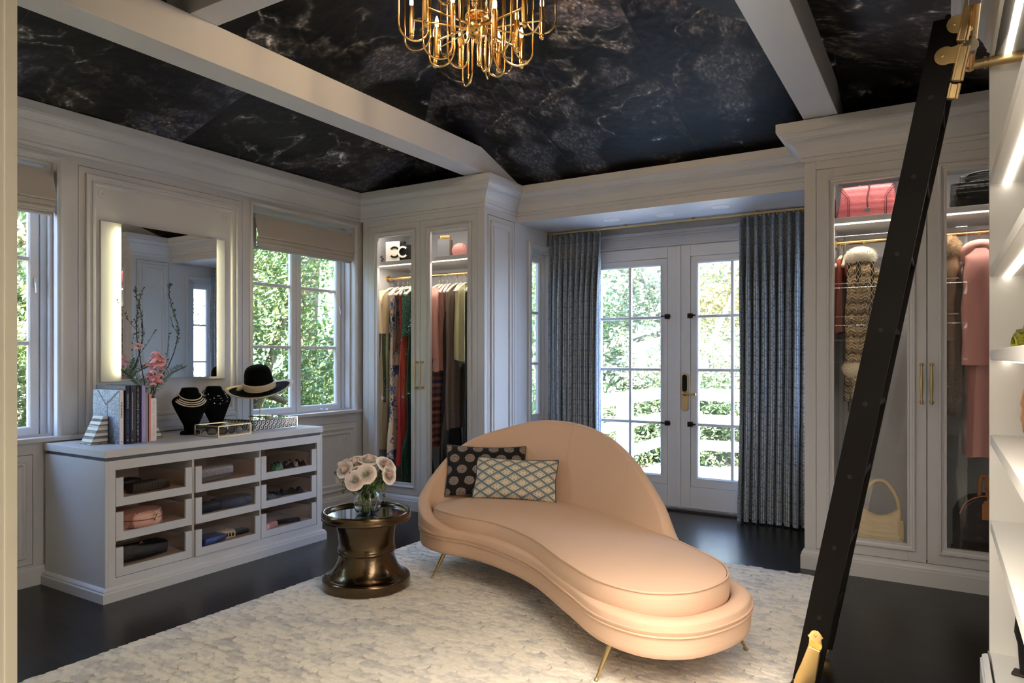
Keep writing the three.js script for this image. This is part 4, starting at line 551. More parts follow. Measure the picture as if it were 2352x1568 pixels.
{ // kidney shaped chaise
  const t = thing('chaise', 'peach velvet kidney shaped chaise longue with a curved back on brass legs', 'chaise', [-1.85, RY, -3.45]), O = V(-1.85, 0, -3.45);
  // outline of the base seen from above, starting at the front left and running along the front edge
  const out = [[-2.62, -3.425], [-2.38, -3.415], [-2.14, -3.345], [-1.83, -3.19], [-1.48, -2.91], [-1.21, -2.70], [-1.0, -2.655], [-.85, -2.725], [-.752, -2.88], [-.705, -3.07], [-.735, -3.26], [-.88, -3.43], [-1.12, -3.62], [-1.40, -3.84], [-1.75, -4.09], [-2.12, -4.26], [-2.45, -4.28], [-2.74, -4.14], [-2.91, -3.90], [-2.93, -3.66], [-2.81, -3.50]];
  const oc = new THREE.CatmullRomCurve3(out.map(p => V(p[0], 0, p[1]).sub(O)), true, 'centripetal'), N = 180;
  const P = [], Nn = []; for (let i = 0; i < N; i++) { P.push(oc.getPointAt(i / N)); const tg = oc.getTangentAt(i / N); Nn.push(V(-tg.z, 0, tg.x)); } // inward
  const cen = P.reduce((a, b) => a.clone().add(b), V(0, 0, 0)).multiplyScalar(1 / N); if (Nn[0].dot(cen.clone().sub(P[0])) < 0) Nn.forEach(n => n.negate());
  // height of the back along the outline, from known points
  const near = (x, z) => { let b = 0, bd = 9; for (let i = 0; i < N; i++) { const d = P[i].distanceTo(V(x, 0, z).sub(O)); if (d < bd) { bd = d; b = i; } } return b; };
  const HB = .335 - RY, keys = [[near(-1.10, -3.60), HB], [near(-1.22, -3.70), .40], [near(-1.33, -3.79), .52], [near(-1.48, -3.90), .64], [near(-1.65, -4.02), .74], [near(-1.88, -4.16), .84], [near(-2.14, -4.26), .90], [near(-2.42, -4.28), .905], [near(-2.64, -4.21), .85], [near(-2.80, -4.07), .77], [near(-2.89, -3.93), .67], [near(-2.93, -3.80), .565], [near(-2.925, -3.67), .47], [near(-2.86, -3.55), .395], [near(-2.75, -3.47), .345], [near(-2.56, -3.42) + N, HB]].map(([i, h]) => [i, h]);
  const ks = keys.map(([i, h]) => [i < keys[0][0] ? i + N : i, h]);
  const hAt = i => { const q = i < ks[0][0] ? i + N : i; if (q >= ks[ks.length - 1][0]) return HB; let k = 0; while (k + 1 < ks.length - 1 && ks[k + 1][0] <= q) k++; const a = ks[k], b = ks[k + 1], s = clamp((q - a[0]) / Math.max(1, b[0] - a[0])); const pm = ks[Math.max(0, k - 1)], pn = ks[Math.min(ks.length - 1, k + 2)], m0 = (b[1] - pm[1]) / Math.max(1, b[0] - pm[0]) * (b[0] - a[0]), m1 = (pn[1] - a[1]) / Math.max(1, pn[0] - a[0]) * (b[0] - a[0]); const s2 = s * s, s3 = s2 * s; return Math.max(HB, (2 * s3 - 3 * s2 + 1) * a[1] + (s3 - 2 * s2 + s) * m0 + (-2 * s3 + 3 * s2) * b[1] + (s3 - s2) * m1); };
  const yB = .165 - RY * .5, yP = .272 - RY;
  const at = (i, off, y) => P[(i + N) % N].clone().addScaledVector(Nn[(i + N) % N], off).setY(y);
  // base band
  const band = []; for (let i = 0; i < N; i++) band.push([at(i, .20, yB + .012), at(i, .05, yB), at(i, .018, yB), at(i, .004, yB + .008), at(i, 0, yB + .03), at(i, -.001, yP - .02), at(i, 0, yP)]);
  mesh('base', quads(band, true, false), velvet, t);
  mesh('underside', (() => { const s = new THREE.Shape(P.map((p, i) => { const q = at(i, .19, 0); return new THREE.Vector2(q.x, -q.z); })); const g = new THREE.ShapeGeometry(s); rotX(g, PI / 2); g.scale(1, 1, -1); const q = rotX(new THREE.ShapeGeometry(s), -PI / 2); return mg([mv(q, 0, yB + .012, 0)]); })(), std(0x1a1512, .9), t);
  // rolled rim rising into the curved back
  const roll = []; for (let i = 0; i < N; i++) {
    const h = hAt(i), k = sst(HB, HB + .28, h), lean = -.10 * Math.pow(clamp((h - HB) / .6), 1.2), wd = lerp(.088, .062, k), row = [], bot = .30 - RY, wi = lerp(.088, .135, k);
    row.push(at(i, 0, yP)); row.push(at(i, -.012 + lean * .05, yP + .022)); const st = Math.max(0, h - .05 - (yP + .03));
    for (let q = 1; q <= 4; q++) { const f = q / 4; row.push(at(i, lerp(-.012, lean, f * f * .5 + f * .5), yP + .022 + st * f)); }
    for (let q = 1; q <= 8; q++) { const a = PI * q / 9; row.push(at(i, lean + wd / 2 - Math.cos(a) * wd / 2 - (q < 5 ? .004 : 0), h - .028 + Math.sin(a) * .028)); }
    for (let q = 1; q <= 5; q++) { const f = q / 5; row.push(at(i, lerp(lean + wd, wi, Math.pow(f, .8)), lerp(h - .03, bot - .02, f))); }
    row.push(at(i, wi + .05, bot - .03)); roll.push(row);
  }
  mesh('curved_back', quads(roll, true, false), velvet, t);
  mesh('base_piping', tube(P.map((p, i) => at(i, -.004, yP + .001)), .0052, 400, 8, true), velvet, t);
  // seat cushion
  const cu = [[-2.767, -3.575], [-2.55, -3.478], [-2.199, -3.42], [-1.86, -3.245], [-1.50, -2.945], [-1.235, -2.765], [-1.03, -2.735], [-.885, -2.825], [-.815, -2.97], [-.80, -3.12], [-.87, -3.30], [-1.11, -3.53], [-1.394, -3.755], [-1.747, -4.0], [-2.121, -4.145], [-2.42, -4.165], [-2.69, -4.04], [-2.82, -3.80]];
  const cc = new THREE.CatmullRomCurve3(cu.map(p => V(p[0], 0, p[1]).sub(O)), true, 'centripetal'), K = 160, CP = [], CN = []; for (let i = 0; i < K; i++) { CP.push(cc.getPointAt(i / K)); const tg = cc.getTangentAt(i / K); CN.push(V(-tg.z, 0, tg.x)); } if (CN[0].dot(cen.clone().sub(CP[0])) < 0) CN.forEach(n => n.negate());
  const yT = .418 - RY, ca = (i, off, y) => CP[i].clone().addScaledVector(CN[i], off).setY(y);
  // spine of the cushion for filling its top
  const spine = i => { const p = CP[i], tt = clamp((p.x - CP.reduce((m, q) => Math.min(m, q.x), 9)) / 1.97), s = V(lerp(-2.5, -1.05, tt), 0, lerp(-3.82, -3.08, tt)).sub(O); s.x += -.0; s.z += .05 * Math.sin(tt * PI * 1) * -1; return s; };
  const top = [], side = []; for (let i = 0; i < K; i++) { const c = spine(i), row = []; for (let q = 0; q <= 12; q++) { const f = q / 12, p = CP[i].clone().addScaledVector(CN[i], .004).lerp(c, f); row.push(p.setY(yT + .030 * (1 - Math.pow(1 - f, 2.6)) )); } top.push(row); side.push([ca(i, .012, .285 - RY), ca(i, .0, .30 - RY), ca(i, -.008, .33 - RY), ca(i, -.01, .365 - RY), ca(i, -.006, .40 - RY), ca(i, .001, yT)]); }
  mesh('seat_cushion', [quads(top, true), quads(side, true)], velvet, t);
  mesh('cushion_piping', tube(CP.map((p, i) => ca(i, -.003, yT)), .0052, 400, 8, true), velvet, t);
  // seams of the inner back
  for (const [fx, fz, tx, tz, f] of [[-2.16, -4.27, 0, 0, 1], [-1.62, -4.0, 0, 0, 1]]) { const i = near(fx, fz), pts = roll[i].slice(8, 19).map(p => p.clone().addScaledVector(Nn[i], .0006)); mesh('seam', tube(pts, .0013, 40, 5), velvet, t); }
  const leg = (tx, tz, fx, fz) => { const a = V(tx, yB + .012, tz).sub(V(O.x, 0, O.z)), b = V(fx, .0, fz).sub(V(O.x, 0, O.z)); mesh('leg', [rod(b.clone().lerp(a, .03), a, .0055, .0145, 16), rod(b, b.clone().lerp(a, .06), .009, .007, 16), rod(a.clone().add(V(0, -.004, 0)), a.clone().add(V(0, .006, 0)), .024, .024, 20)], M.brassAged, t); };
  leg(-2.60, -3.47, -2.662, -3.415); leg(-1.19, -2.765, -1.232, -2.69); leg(-.80, -3.20, -.765, -3.335); leg(-2.6, -4.1, -2.68, -4.2); leg(-1.6, -3.9, -1.56, -4.02);
}
{ // cushions
  const dots = ctex(512, 384, (c, w, h) => { c.fillStyle = '#0e0b0c'; c.fillRect(0, 0, w, h); const r = rng(6); for (let row = 0; row < 5; row++) for (let k = 0; k < 6; k++) { const x = (k + (row % 2) * .5 - .15) * 100 + 14, y = row * 84 + 26; for (let q = 0; q < 900; q++) { const a = r() * 2 * PI, d = Math.sqrt(r()) * 32, v = 96 + r() * 70; c.fillStyle = `rgb(${v},${v * .9},${v * .84})`; c.fillRect(x + Math.cos(a) * d, y + Math.sin(a) * d, 3, 3); } } });
  const diam = ctex(640, 340, (c, w, h) => { c.fillStyle = '#d9cbb2'; c.fillRect(0, 0, w, h); const nx = 5, ny = 4.3, dw = w / nx, dh = h / ny, r = rng(5); for (let j = -1; j <= ny * 2; j++) for (let i = -1; i <= nx; i++) { const cx = (i + (j % 2 ? .5 : 0) + .5) * dw, cy = j * dh / 2 + dh * .25, dia = (k, col, lw) => { c.strokeStyle = col; c.lineWidth = lw; c.beginPath(); c.moveTo(cx - dw * k, cy); c.lineTo(cx, cy - dh * k); c.lineTo(cx + dw * k, cy); c.lineTo(cx, cy + dh * k); c.closePath(); c.stroke(); }; dia(.5, '#62727a', 17); dia(.45, '#a7aba0', 4); dia(.40, '#7d8a8c', 5); c.fillStyle = '#4a4a4c'; for (const [a, b] of [[-.2, 0], [.2, 0], [0, -.2], [0, .2]]) c.fillRect(cx + a * dw - 3, cy + b * dh - 3, 6, 6); } for (let k = 0; k < 9000; k++) { c.fillStyle = r() > .5 ? 'rgba(255,250,235,.16)' : 'rgba(40,40,40,.14)'; c.fillRect(r() * w, r() * h, 3, 2); } });
  const pillow = (label, w, h, th, map, p, ry, tilt, roll) => {
    const t = thing('throw_pillow', label, 'pillow', p), n = 26, A = [], B = []; const f = (u, v) => Math.pow(Math.max(0, (1 - Math.pow(Math.abs(u), 2.6)) * (1 - Math.pow(Math.abs(v), 2.6))), .5);
    const pin = (u, v) => [u * w / 2 * (1 - .06 * (1 - v * v) * 0 - .05 * (1 - Math.abs(v)) * Math.pow(Math.abs(u), 4)), v * h / 2 * (1 - .09 * (1 - u * u) * Math.pow(Math.abs(v), 2))];
    for (let j = 0; j <= n; j++) { const a = [], b = []; for (let i = 0; i <= n; i++) { const u = i / n * 2 - 1, v = j / n * 2 - 1, [x, y] = pin(u, v), k = f(u, v) * th / 2 * (1 + .06 * Math.sin(u * 7 + v * 5)); a.push(V(x, y, k)); b.push(V(-x, y, -k)); } A.push(a); B.push(b); }
    const g = mg([quads(A, false, false, true, (j, i) => [i / n, j / n]), quads(B, false, false, true, (j, i) => [i / n, j / n])]); g.rotateZ(roll); g.translate(0, h / 2 * .93, 0); g.rotateX(-tilt);
    mesh('cover', g, phy(0xffffff, .9, { map, sheen: .3, bumpMap: rep(T.weave, 4), bumpScale: .001, side: THREE.DoubleSide }), t); t.rotation.y = ry;
    const e = []; for (let k = 0; k <= 96; k++) { const q = k / 96 * 4, s = Math.floor(q) % 4, m = (q % 1) * 2 - 1, [x, y] = s === 0 ? pin(m, -1) : s === 1 ? pin(1, m) : s === 2 ? pin(-m, 1) : pin(-1, -m); e.push(V(x, y, 0)); } const pg = tube(e, .0035, 200, 6, true); pg.rotateZ(roll); pg.translate(0, h / 2 * .93, 0); pg.rotateX(-tilt); mesh('edge_cord', pg, phy(0x4f5256, .9), t);
  };
  pillow('black velvet cushion with taupe dots behind the diamond patterned one', .55, .36, .12, dots, [-2.62, .447, -3.955], .62, .42, -.035);
  pillow('ivory cushion woven with blue grey diamonds in front of the dotted one', .56, .29, .12, diam, [-2.40, .444, -3.955], .40, .46, -.03);
}
{ // bronze drum side table, round vase and ranunculus
  const bronze = phy(new THREE.Color(.10, .066, .034), .22, { metalness: 1, clearcoat: .5, clearcoatRoughness: .1, bumpMap: rep(T.brush, 1, 3), bumpScale: .0005 }), tx = -2.917, tz = -3.112;
  const t = thing('side_table', 'flared bronze drum side table with a rimmed glass top', 'side table', [tx, RY, tz]), y0 = -RY;
  mesh('body', mv(lathe([[0, .0], [.252, 0], [.258, .008], [.258, .05], [.252, .062], [.24, .066], [.226, .072], [.205, .092], [.183, .125], [.168, .165], [.163, .195], [.163, .203], [.169, .207], [.169, .213], [.164, .217], [.169, .221], [.169, .227], [.163, .231], [.163, .27], [.167, .32], [.178, .365], [.196, .398], [.214, .412]], 72), 0, 0, 0), bronze, t);
  mesh('top', mv(lathe([[.0, .408], [.214, .412], [.24, .412], [.258, .416], [.262, .424], [.258, .430], [.26, .434], [.262, .452], [.258, .466], [.248, .470], [.236, .466], [.229, .456], [.226, .446], [0, .446]].map(([r, y]) => [r, y - RY + .004]), 72), 0, 0, 0), bronze, t);
  mesh('glass_inset', mv(lathe([[0, .449], [.224, .449], [.226, .447]].map(([r, y]) => [r, y - RY + .0045]).reverse(), 64), 0, 0, 0), phy(0x1f2a26, .04, { clearcoat: 1, specularIntensity: 1 }), t);
  const vy = .4535, vx = tx + .02, vz = tz + .015, v = thing('round_vase', 'round clear glass vase on the bronze side table', 'vase', [vx, vy, vz]);
  const o = [[0, 0], [.05, 0], [.056, .004], [.076, .03], [.086, .062], [.085, .09], [.074, .115], [.06, .13], [.052, .14], [.056, .15]], inn = o.slice().reverse().map(([r, y]) => [Math.max(0, r - .005), Math.max(.012, y)]);
  mesh('glass', lathe([...o, ...inn], 56), phy(0xffffff, .01, { transmission: 1, thickness: .01, ior: 1.5 }), v);
  const green = std(new THREE.Color(.09, .16, .04), .6, { side: THREE.DoubleSide }), green2 = std(new THREE.Color(.14, .22, .06), .6, { side: THREE.DoubleSide }), pet = [phy(new THREE.Color(.90, .82, .76), .75, { side: THREE.DoubleSide, sheen: .3 }), phy(new THREE.Color(.90, .74, .68), .75, { side: THREE.DoubleSide, sheen: .3 }), phy(new THREE.Color(.92, .87, .82), .75, { side: THREE.DoubleSide, sheen: .3 })], heart = std(new THREE.Color(.35, .42, .14), .8);
  const flower = (label, px, py, pz, R, dir, pi, seed) => {
    const r = rng(seed), f = thing('ranunculus', label, 'flower', [vx, vy, vz]), c = V(px, py, pz), D = V(...dir).normalize(), q = new THREE.Quaternion().setFromUnitVectors(V(0, 1, 0), D);
    const base = V((r() - .5) * .05, .016, (r() - .5) * .05); mesh('stem', tube([base, V(px * .28, .14, pz * .28), V(px * .75, lerp(.14, py, .72), pz * .75), c.clone().addScaledVector(D, -R * .3)], .003, 20, 6), green, f);
    const L = [[], []]; for (let ring = 0; ring < 9; ring++) { const rr = R * (.16 + .84 * Math.pow(ring / 8, .9)), n = 5 + (ring > 4 ? 2 : 0), open = .05 + ring * .062 + (ring === 8 ? .3 : 0); for (let k = 0; k < n; k++) { const a0 = k / n * 2 * PI + ring * 1.1 + r() * .3, span = 2 * PI / n * 1.35, rows = []; for (let i = 0; i <= 5; i++) { const row = [], s = i / 5; for (let j = 0; j <= 6; j++) { const m = j / 6 - .5, a = a0 + m * span, rad = rr * (.35 + .65 * Math.sin(s * PI * .5)) * (1 + open * .55 * s * s), y = -R * .5 + R * (1.16 - ring * .045) * s * (1 - .16 * Math.pow(Math.abs(m) * 2, 2)) - open * R * .55 * s * s; row.push(V(Math.cos(a) * rad, y, Math.sin(a) * rad).add(V(r() - .5, r() - .5, r() - .5).multiplyScalar(R * .05))); } rows.push(row); } const g = quads(rows); g.applyQuaternion(q); g.translate(c.x, c.y, c.z); L[ring > 5 ? 0 : 1].push(g); } }
    const bl = mesh('bloom', L[0], pet[pi], f); mesh('inner_petals', L[1], pet[(pi + 1) % 2 === 0 ? 2 : 1], f); bl.userData.kind = undefined; delete bl.userData.kind;
    const hg = ball(R * .2, 0, R * .12, 0, 10, 8); hg.applyQuaternion(q); hg.translate(c.x, c.y, c.z); mesh('heart', hg, heart, f);
  };
  // camera right is (+.85, 0, -.52); towards the camera is (+.52, 0, +.85)
  const cr = (a, y, b) => [a * .853 + b * .52, y, a * -.52 + b * .853];
  [['blush ranunculus facing forward at the lower middle of the bouquet', [-.055, .215, .10], .042, [-.1, .35, 1], 1], ['blush ranunculus facing forward at the centre of the bouquet', [.01, .25, .085], .042, [.1, .4, 1], 1], ['white ranunculus at the top of the bouquet', [.01, .325, .0], .045, [.1, 1, .3], 2], ['ivory ranunculus at the upper right of the bouquet', [.115, .295, .0], .046, [.6, .8, .4], 2], ['blush ranunculus drooping at the right of the bouquet', [.14, .235, .03], .04, [.8, .2, .5], 0], ['ivory ranunculus at the upper left of the bouquet', [-.075, .31, 0], .042, [-.2, .9, .5], 0], ['ivory ranunculus second from the left of the bouquet', [-.13, .27, .035], .04, [-.5, .6, .7], 0], ['ivory ranunculus at the far left of the bouquet', [-.16, .285, -.02], .038, [-.8, .6, .2], 0], ['half hidden ranunculus hanging lowest at the left of the bouquet', [-.17, .19, -.0], .03, [-.7, -.5, .3], 0], ['small ranunculus behind the centre of the bouquet', [-.02, .275, .02], .034, [-.2, .7, .6], 0]].forEach(([l, p, R, d, pi], i) => flower(l, ...cr(...p), R, cr(...d), pi, 200 + i));
  const gr = thing('greenery', 'green leaves and stems filling the round glass vase', 'greenery', [vx, vy, vz]), r = rng(88), st = [], lv = [];
  for (let k = 0; k < 26; k++) { const a = r() * 2 * PI, e = .03 + r() * .11, y = .17 + r() * .08, top = V(Math.cos(a) * e, y, Math.sin(a) * e); st.push(tube([[Math.cos(a + 2.4) * .04, .014, Math.sin(a + 2.4) * .04], [Math.cos(a) * .012, .13, Math.sin(a) * .012], top], .0022, 14, 5)); for (let q = 0; q < 7; q++) { const l = .022 + r() * .03, g = new THREE.SphereGeometry(l * .5, 8, 5); g.scale(.5, .12, 1); g.rotateX(r() * 2); g.rotateY(r() * 6); g.translate(top.x + (r() - .5) * .05, top.y - r() * .09 + .01, top.z + (r() - .5) * .05); lv.push(g); } }
  const sp = cr(-.2, .235, .0), spb = cr(-.05, .15, 0); for (let q = 0; q < 34; q++) { const f = q / 34, g = new THREE.SphereGeometry(.011, 8, 5); g.scale(.7, .2, 1); g.rotateX(r() * 3); g.rotateY(r() * 6); g.translate(lerp(spb[0], sp[0], f) + (r() - .5) * .03, lerp(spb[1], sp[1], Math.sqrt(f)) + (r() - .5) * .025, lerp(spb[2], sp[2], f) + (r() - .5) * .03); lv.push(g); }
  mesh('stems', st, green2, gr).userData.kind = 'stuff'; mesh('leaves', lv, green, gr).userData.kind = 'stuff';
}
{ // chandelier
  const t = thing('chandelier', 'brass chandelier of hanging hairpin loops and candle tubes round a ball', 'chandelier', [-1.972, 3.02, -2.89]), g = M.brassBright, r = rng(12);
  mesh('ball', ball(.056, 0, 0, 0, 32, 20), g, t); mesh('finial', ball(.015, 0, -.064, 0), g, t); mesh('upper_dome', mv(lathe([[.0, .0], [.06, .0], [.05, .03], [.02, .05], [.012, .06], [.012, .52], [.05, .53], [.052, .56], [0, .57]], 28), 0, .05, 0), g, t);
  const bulbM = std(0xfff2d8, .3, { emissive: new THREE.Color(1, .72, .36), emissiveIntensity: 5 });
  const arm = (a, R, y, hang) => { const c = Math.cos(a), s = Math.sin(a), e = V(c * R, y, s * R); const q = rod([c * .05, 0, s * .05], e, .0065, .0065, 4); mesh('arm', q, g, t);
    const h = mesh('candle_tube', mv(lathe([[0, -.085], [.008, -.084], [.0135, -.07], [.0145, .06], [.012, .066], [0, .066]], 16), e.x, e.y, e.z), g, t); mesh('cup', ball(.013, e.x, e.y - .084, e.z, 12, 8), g, h); mesh('bulb', mv(lathe([[0, .064], [.008, .066], [.0105, .082], [.009, .1], [.004, .118], [0, .124]], 12), e.x, e.y, e.z), bulbM, h);
    return e; };
  for (let k = 0; k < 8; k++) { const a = k / 8 * 2 * PI + .22, e = arm(a, .325, -.01 + (k % 2) * .05, 0); if (k % 2 === 0) { const l = new THREE.PointLight(new THREE.Color(1, .72, .42), L_BULB, 0, 2); l.position.set(e.x, e.y + .12, e.z); l.castShadow = true; l.shadow.radius = 1; t.add(l); } }
  for (let k = 0; k < 6; k++) arm(k / 6 * 2 * PI + .53, .20, -.06 + (k % 2) * .03, 0);
  const loop = (a, r0, r1, yb, yt) => { const c = Math.cos(a), s = Math.sin(a), rr = (r1 - r0) / 2, m = (r0 + r1) / 2, p = [V(c * r0, yt, s * r0)]; for (let q = 0; q <= 22; q++) { const an = PI + PI * q / 22, x = m + Math.cos(an) * rr, y = yb + rr + Math.sin(an) * rr; p.push(V(c * x, y, s * x)); } p.push(V(c * r1, yt, s * r1)); const cp = new THREE.CurvePath(); for (let i = 0; i + 1 < p.length; i++) cp.add(new THREE.LineCurve3(p[i], p[i + 1])); mesh('hairpin_loop', tube(null, .0052, 120, 7, false, cp), g, t); };
  for (let k = 0; k < 9; k++) loop(k / 9 * 2 * PI + .1, .25, .395, -.12 + (k % 3) * .05, .42);
  for (let k = 0; k < 7; k++) loop(k / 7 * 2 * PI + .36, .13, .28, -.19 + (k % 2) * .035, .40);
  for (let k = 0; k < 4; k++) loop(k / 4 * 2 * PI + .5, .05, .16, -.25 + (k % 2) * .03, .38);
  for (let k = 0; k < 12; k++) { const a = k / 12 * 2 * PI; mesh('tier_rod', rod([Math.cos(a) * .05, .44, Math.sin(a) * .05], [Math.cos(a) * .395, .42, Math.sin(a) * .395], .005, .005, 6), g, t); }
}
{ // black library ladder with brass fittings
  const t = thing('library_ladder', 'black wooden library ladder with brass fittings leaning towards the shelves', 'ladder', [-.43, 0, -3.08]), L = g => mv(g, .43, 0, 3.08), zs = -3.06, zf = -3.46, k = .1909, X = y => -.4795 + k * y;
  const stile = (z, y0, y1) => mv(extr([[X(y0) - .051, y0], [X(y0) + .051, y0], [X(y1) + .051, y1], [X(y1) - .047, y1]], .032, .003), 0, 0, z - .032);
  mesh('stile', L(stile(zs, .055, 2.635)), M.black, t); mesh('stile', L(stile(zf, .055, 2.635)), M.black, t);
  for (let i = 0; i < 9; i++) { const y = .331 + i * .2886, x = X(y); mesh('tread', L(bb(x - .046, x + .046, y - .012, y + .012, zf + .002, zs - .034, .004)), M.black, t); mesh('screw', L(mg([mv(rotX(new THREE.CylinderGeometry(.0085, .0095, .004, 16), PI / 2), x + .0, y, zs + .003), mv(rotX(new THREE.TorusGeometry(.0085, .0015, 6, 16), 0), x, y, zs + .004)])), M.iron, t); }
  // brass wheel guards at the foot
  for (const [z, s] of [[zs, 1], [zf - .034, -1]]) {
    const gd = [[X(.05) - .05, .02], [X(.05) - .02, .005], [X(.05) + .034, .02], [X(.2) + .034, .210], [X(.2) - .012, .224], [X(.14) - .026, .15], [X(.1) - .038, .10]];
    mesh('wheel_guard', L(mv(extr(gd, .034, .004), 0, 0, s > 0 ? z + .003 : z - .037)), M.brass, t, 'brass wheel guard');
    const pl = new THREE.Shape(), cx = X(.245) - .002, cy = .255; pl.moveTo(cx - .022, cy - .05); pl.lineTo(cx + .03, cy - .045); pl.lineTo(cx + .026, cy - .012); pl.lineTo(cx + .034, cy - .005); pl.lineTo(cx + .026, cy + .006); pl.quadraticCurveTo(cx + .018, cy + .022, cx + .004, cy + .022); pl.quadraticCurveTo(cx - .012, cy + .022, cx - .018, cy + .004); pl.lineTo(cx - .026, cy - .003); pl.lineTo(cx - .019, cy - .012); pl.closePath();
    mesh('foot_plate', L(mg([mv(extr(pl, .003, .001), 0, 0, s > 0 ? z + .002 : z - .005), ball(.006, cx + .003, cy, s > 0 ? z + .006 : z - .006, 10, 8)])), M.brassBright, t); mesh('wheel', L(mv(rotX(new THREE.CylinderGeometry(.036, .036, .02, 28), PI / 2), X(.05) - .02, .037, z + s * .02)), M.iron, t);
  }
  // lobed hinge plates and the carriage that runs on the rail
  const xr = .105, yr = 2.60;
  for (const [yy, dx] of [[2.606, .035], [2.497, .017]]) { const s = new THREE.Shape(); s.absarc(X(yy) + dx, yy, .034, PI * .3, PI * 1.62); s.lineTo(X(yy) + dx + .045, yy - .035); s.lineTo(X(yy) + dx + .058, yy + .035); s.closePath(); mesh('hinge_plate', L(mg([mv(extr(s, .003, .001), 0, 0, zs + .002), ball(.006, X(yy) + dx - .008, yy, zs + .005, 10, 8)])), M.brass, t, 'lobed brass hinge plate'); }
  for (const [z, y0, y1, dx] of [[zs + .012, 2.535, 2.685, .056], [zs + .004, 2.395, 2.52, .068], [zs - .006, 2.335, 2.39, .064]]) mesh('channel', L(mv(rotZ(mg([bb(-.012, .016, (y0 - y1) / 2, (y1 - y0) / 2, -.012, .012, .004), rod([.02, (y0 - y1) / 2, .006], [.02, (y1 - y0) / 2, .006], .0065), rod([-.008, (y0 - y1) / 2, .012], [-.008, (y1 - y0) / 2, .012], .004)]), -.19), X((y0 + y1) / 2) + dx, (y0 + y1) / 2, z)), M.brassAged, t);
  for (const z of [-2.75, -3.2]) mesh('carriage', L(mg([bb(xr - .028, xr + .012, yr - .055, yr + .045, z - .03, z + .03, .006), mv(rotX(new THREE.CylinderGeometry(.024, .024, .012, 20), PI / 2), xr - .005, yr - .04, z + .034)])), M.steel, t);
  const rl = thing('ladder_rail', 'brass tube rail for the ladder along the top of the shelving', 'rail', [xr, yr, -1.9]); mesh('tube', rod([0, 0, 1.35], [0, 0, -1.60], .0165, .0165, 20), M.brass, rl); mesh('end_cap', mv(rotX(new THREE.CylinderGeometry(.021, .021, .03, 20), PI / 2), 0, 0, -1.605), M.brassAged, rl);
  mesh('return_arm', [rod([.0, 0, -1.60], [.42, -.004, -1.60], .019, .019, 20), rod([.048, 0, -1.60], [.058, 0, -1.60], .025, .025, 24), rod([.066, 0, -1.6], [.074, 0, -1.6], .0225, .0225, 24)], M.brassAged, rl); for (const z of [.9, -.3]) mesh('bracket', rod([0, 0, z], [.09, 0, z], .011, .011), M.brassAged, rl);
}
// ------------------------------------------------------------------ gowns, coats, bags and shoes
const floral = ctex(512, 1024, (c, w, h) => { // blue toile on ivory
  c.fillStyle = '#e9dccb'; c.fillRect(0, 0, w, h); const r = rng(17), cols = ['#27407f', '#3d5fa6', '#6f8cc2'];
  for (let k = 0; k < 46; k++) { const x = r() * w, y = r() * h, s = 26 + r() * 46; c.save(); c.translate(x, y); c.rotate(r() * 6); c.fillStyle = c.strokeStyle = cols[Math.floor(r() * 3)]; c.lineWidth = 7; const kind = r(); if (kind < .45) { c.beginPath(); c.arc(0, 0, s, 0, PI * 1.5); c.stroke(); c.beginPath(); c.arc(s * .2, 0, s * .55, 0, PI * 2); c.fill(); for (let q = 0; q < 7; q++) { c.beginPath(); c.ellipse(Math.cos(q) * s * 1.1, Math.sin(q) * s * 1.1, s * .32, s * .12, q, 0, PI * 2); c.fill(); } } else if (kind < .75) { for (let q = 0; q < 9; q++) { c.beginPath(); c.ellipse(0, -q * s * .16, s * .5 * (1 - q / 10), s * .1, q % 2 ? .5 : -.5, 0, PI * 2); c.fill(); } c.lineWidth = 2; } else { c.beginPath(); c.moveTo(-s, 0); c.bezierCurveTo(-s * .3, -s, s * .4, s, s, -s * .4); c.stroke(); c.beginPath(); c.ellipse(s, -s * .4, s * .3, s * .16, .6, 0, PI * 2); c.fill(); } c.restore(); }
  c.fillStyle = 'rgba(233,220,203,.8)'; for (let k = 0; k < 500; k++) { c.beginPath(); c.arc(r() * w, r() * h, 1 + r() * 4, 0, PI * 2); c.fill(); }
}, true);
const zig = ctex(256, 512, (c, w, h) => { c.fillStyle = '#8a7558'; c.fillRect(0, 0, w, h); const r = rng(23), cl = ['#4a3a2c', '#b8a27c', '#7d6446', '#cfc0a0', '#5d4a36', '#a98c5c', '#3a3029']; for (let k = 0; k < 34; k++) { c.strokeStyle = cl[k % 7]; c.lineWidth = 4 + r() * 8; c.beginPath(); const y0 = k * 16 - 10; for (let x = 0; x <= w; x += 4) c.lineTo(x, y0 + Math.abs((x / 16) % 2 - 1) * 34 + r() * 10); c.stroke(); } for (let k = 0; k < 1500; k++) { c.fillStyle = cl[Math.floor(r() * 7)]; c.fillRect(r() * w, r() * h, 1.5, 12); } }, true);
const braid = ctex(64, 128, (c, w, h) => { c.fillStyle = '#15110e'; c.fillRect(0, 0, w, h); c.strokeStyle = '#d8c49a'; c.lineWidth = 5; for (let y = -16; y < h; y += 32) { c.beginPath(); c.moveTo(4, y); c.lineTo(32, y + 16); c.lineTo(4, y + 32); c.moveTo(60, y); c.lineTo(32, y + 16); c.lineTo(60, y + 32); c.stroke(); } }, true);
const sequin = dtex(256, 256, (u, v, i, j) => { const a = h2(i >> 2, j >> 2, 3), k = a > .93 ? 1 : .12 + .5 * a * a; return [k * .25 + (a > .93 ? .4 : 0), k * .78, k * .68]; });
const cloth = (c, o = {}) => new THREE.MeshPhysicalMaterial({ color: c, roughness: .8, sheen: .3, side: THREE.DoubleSide, ...o });
const woodM = phy(0xeadfce, .5);
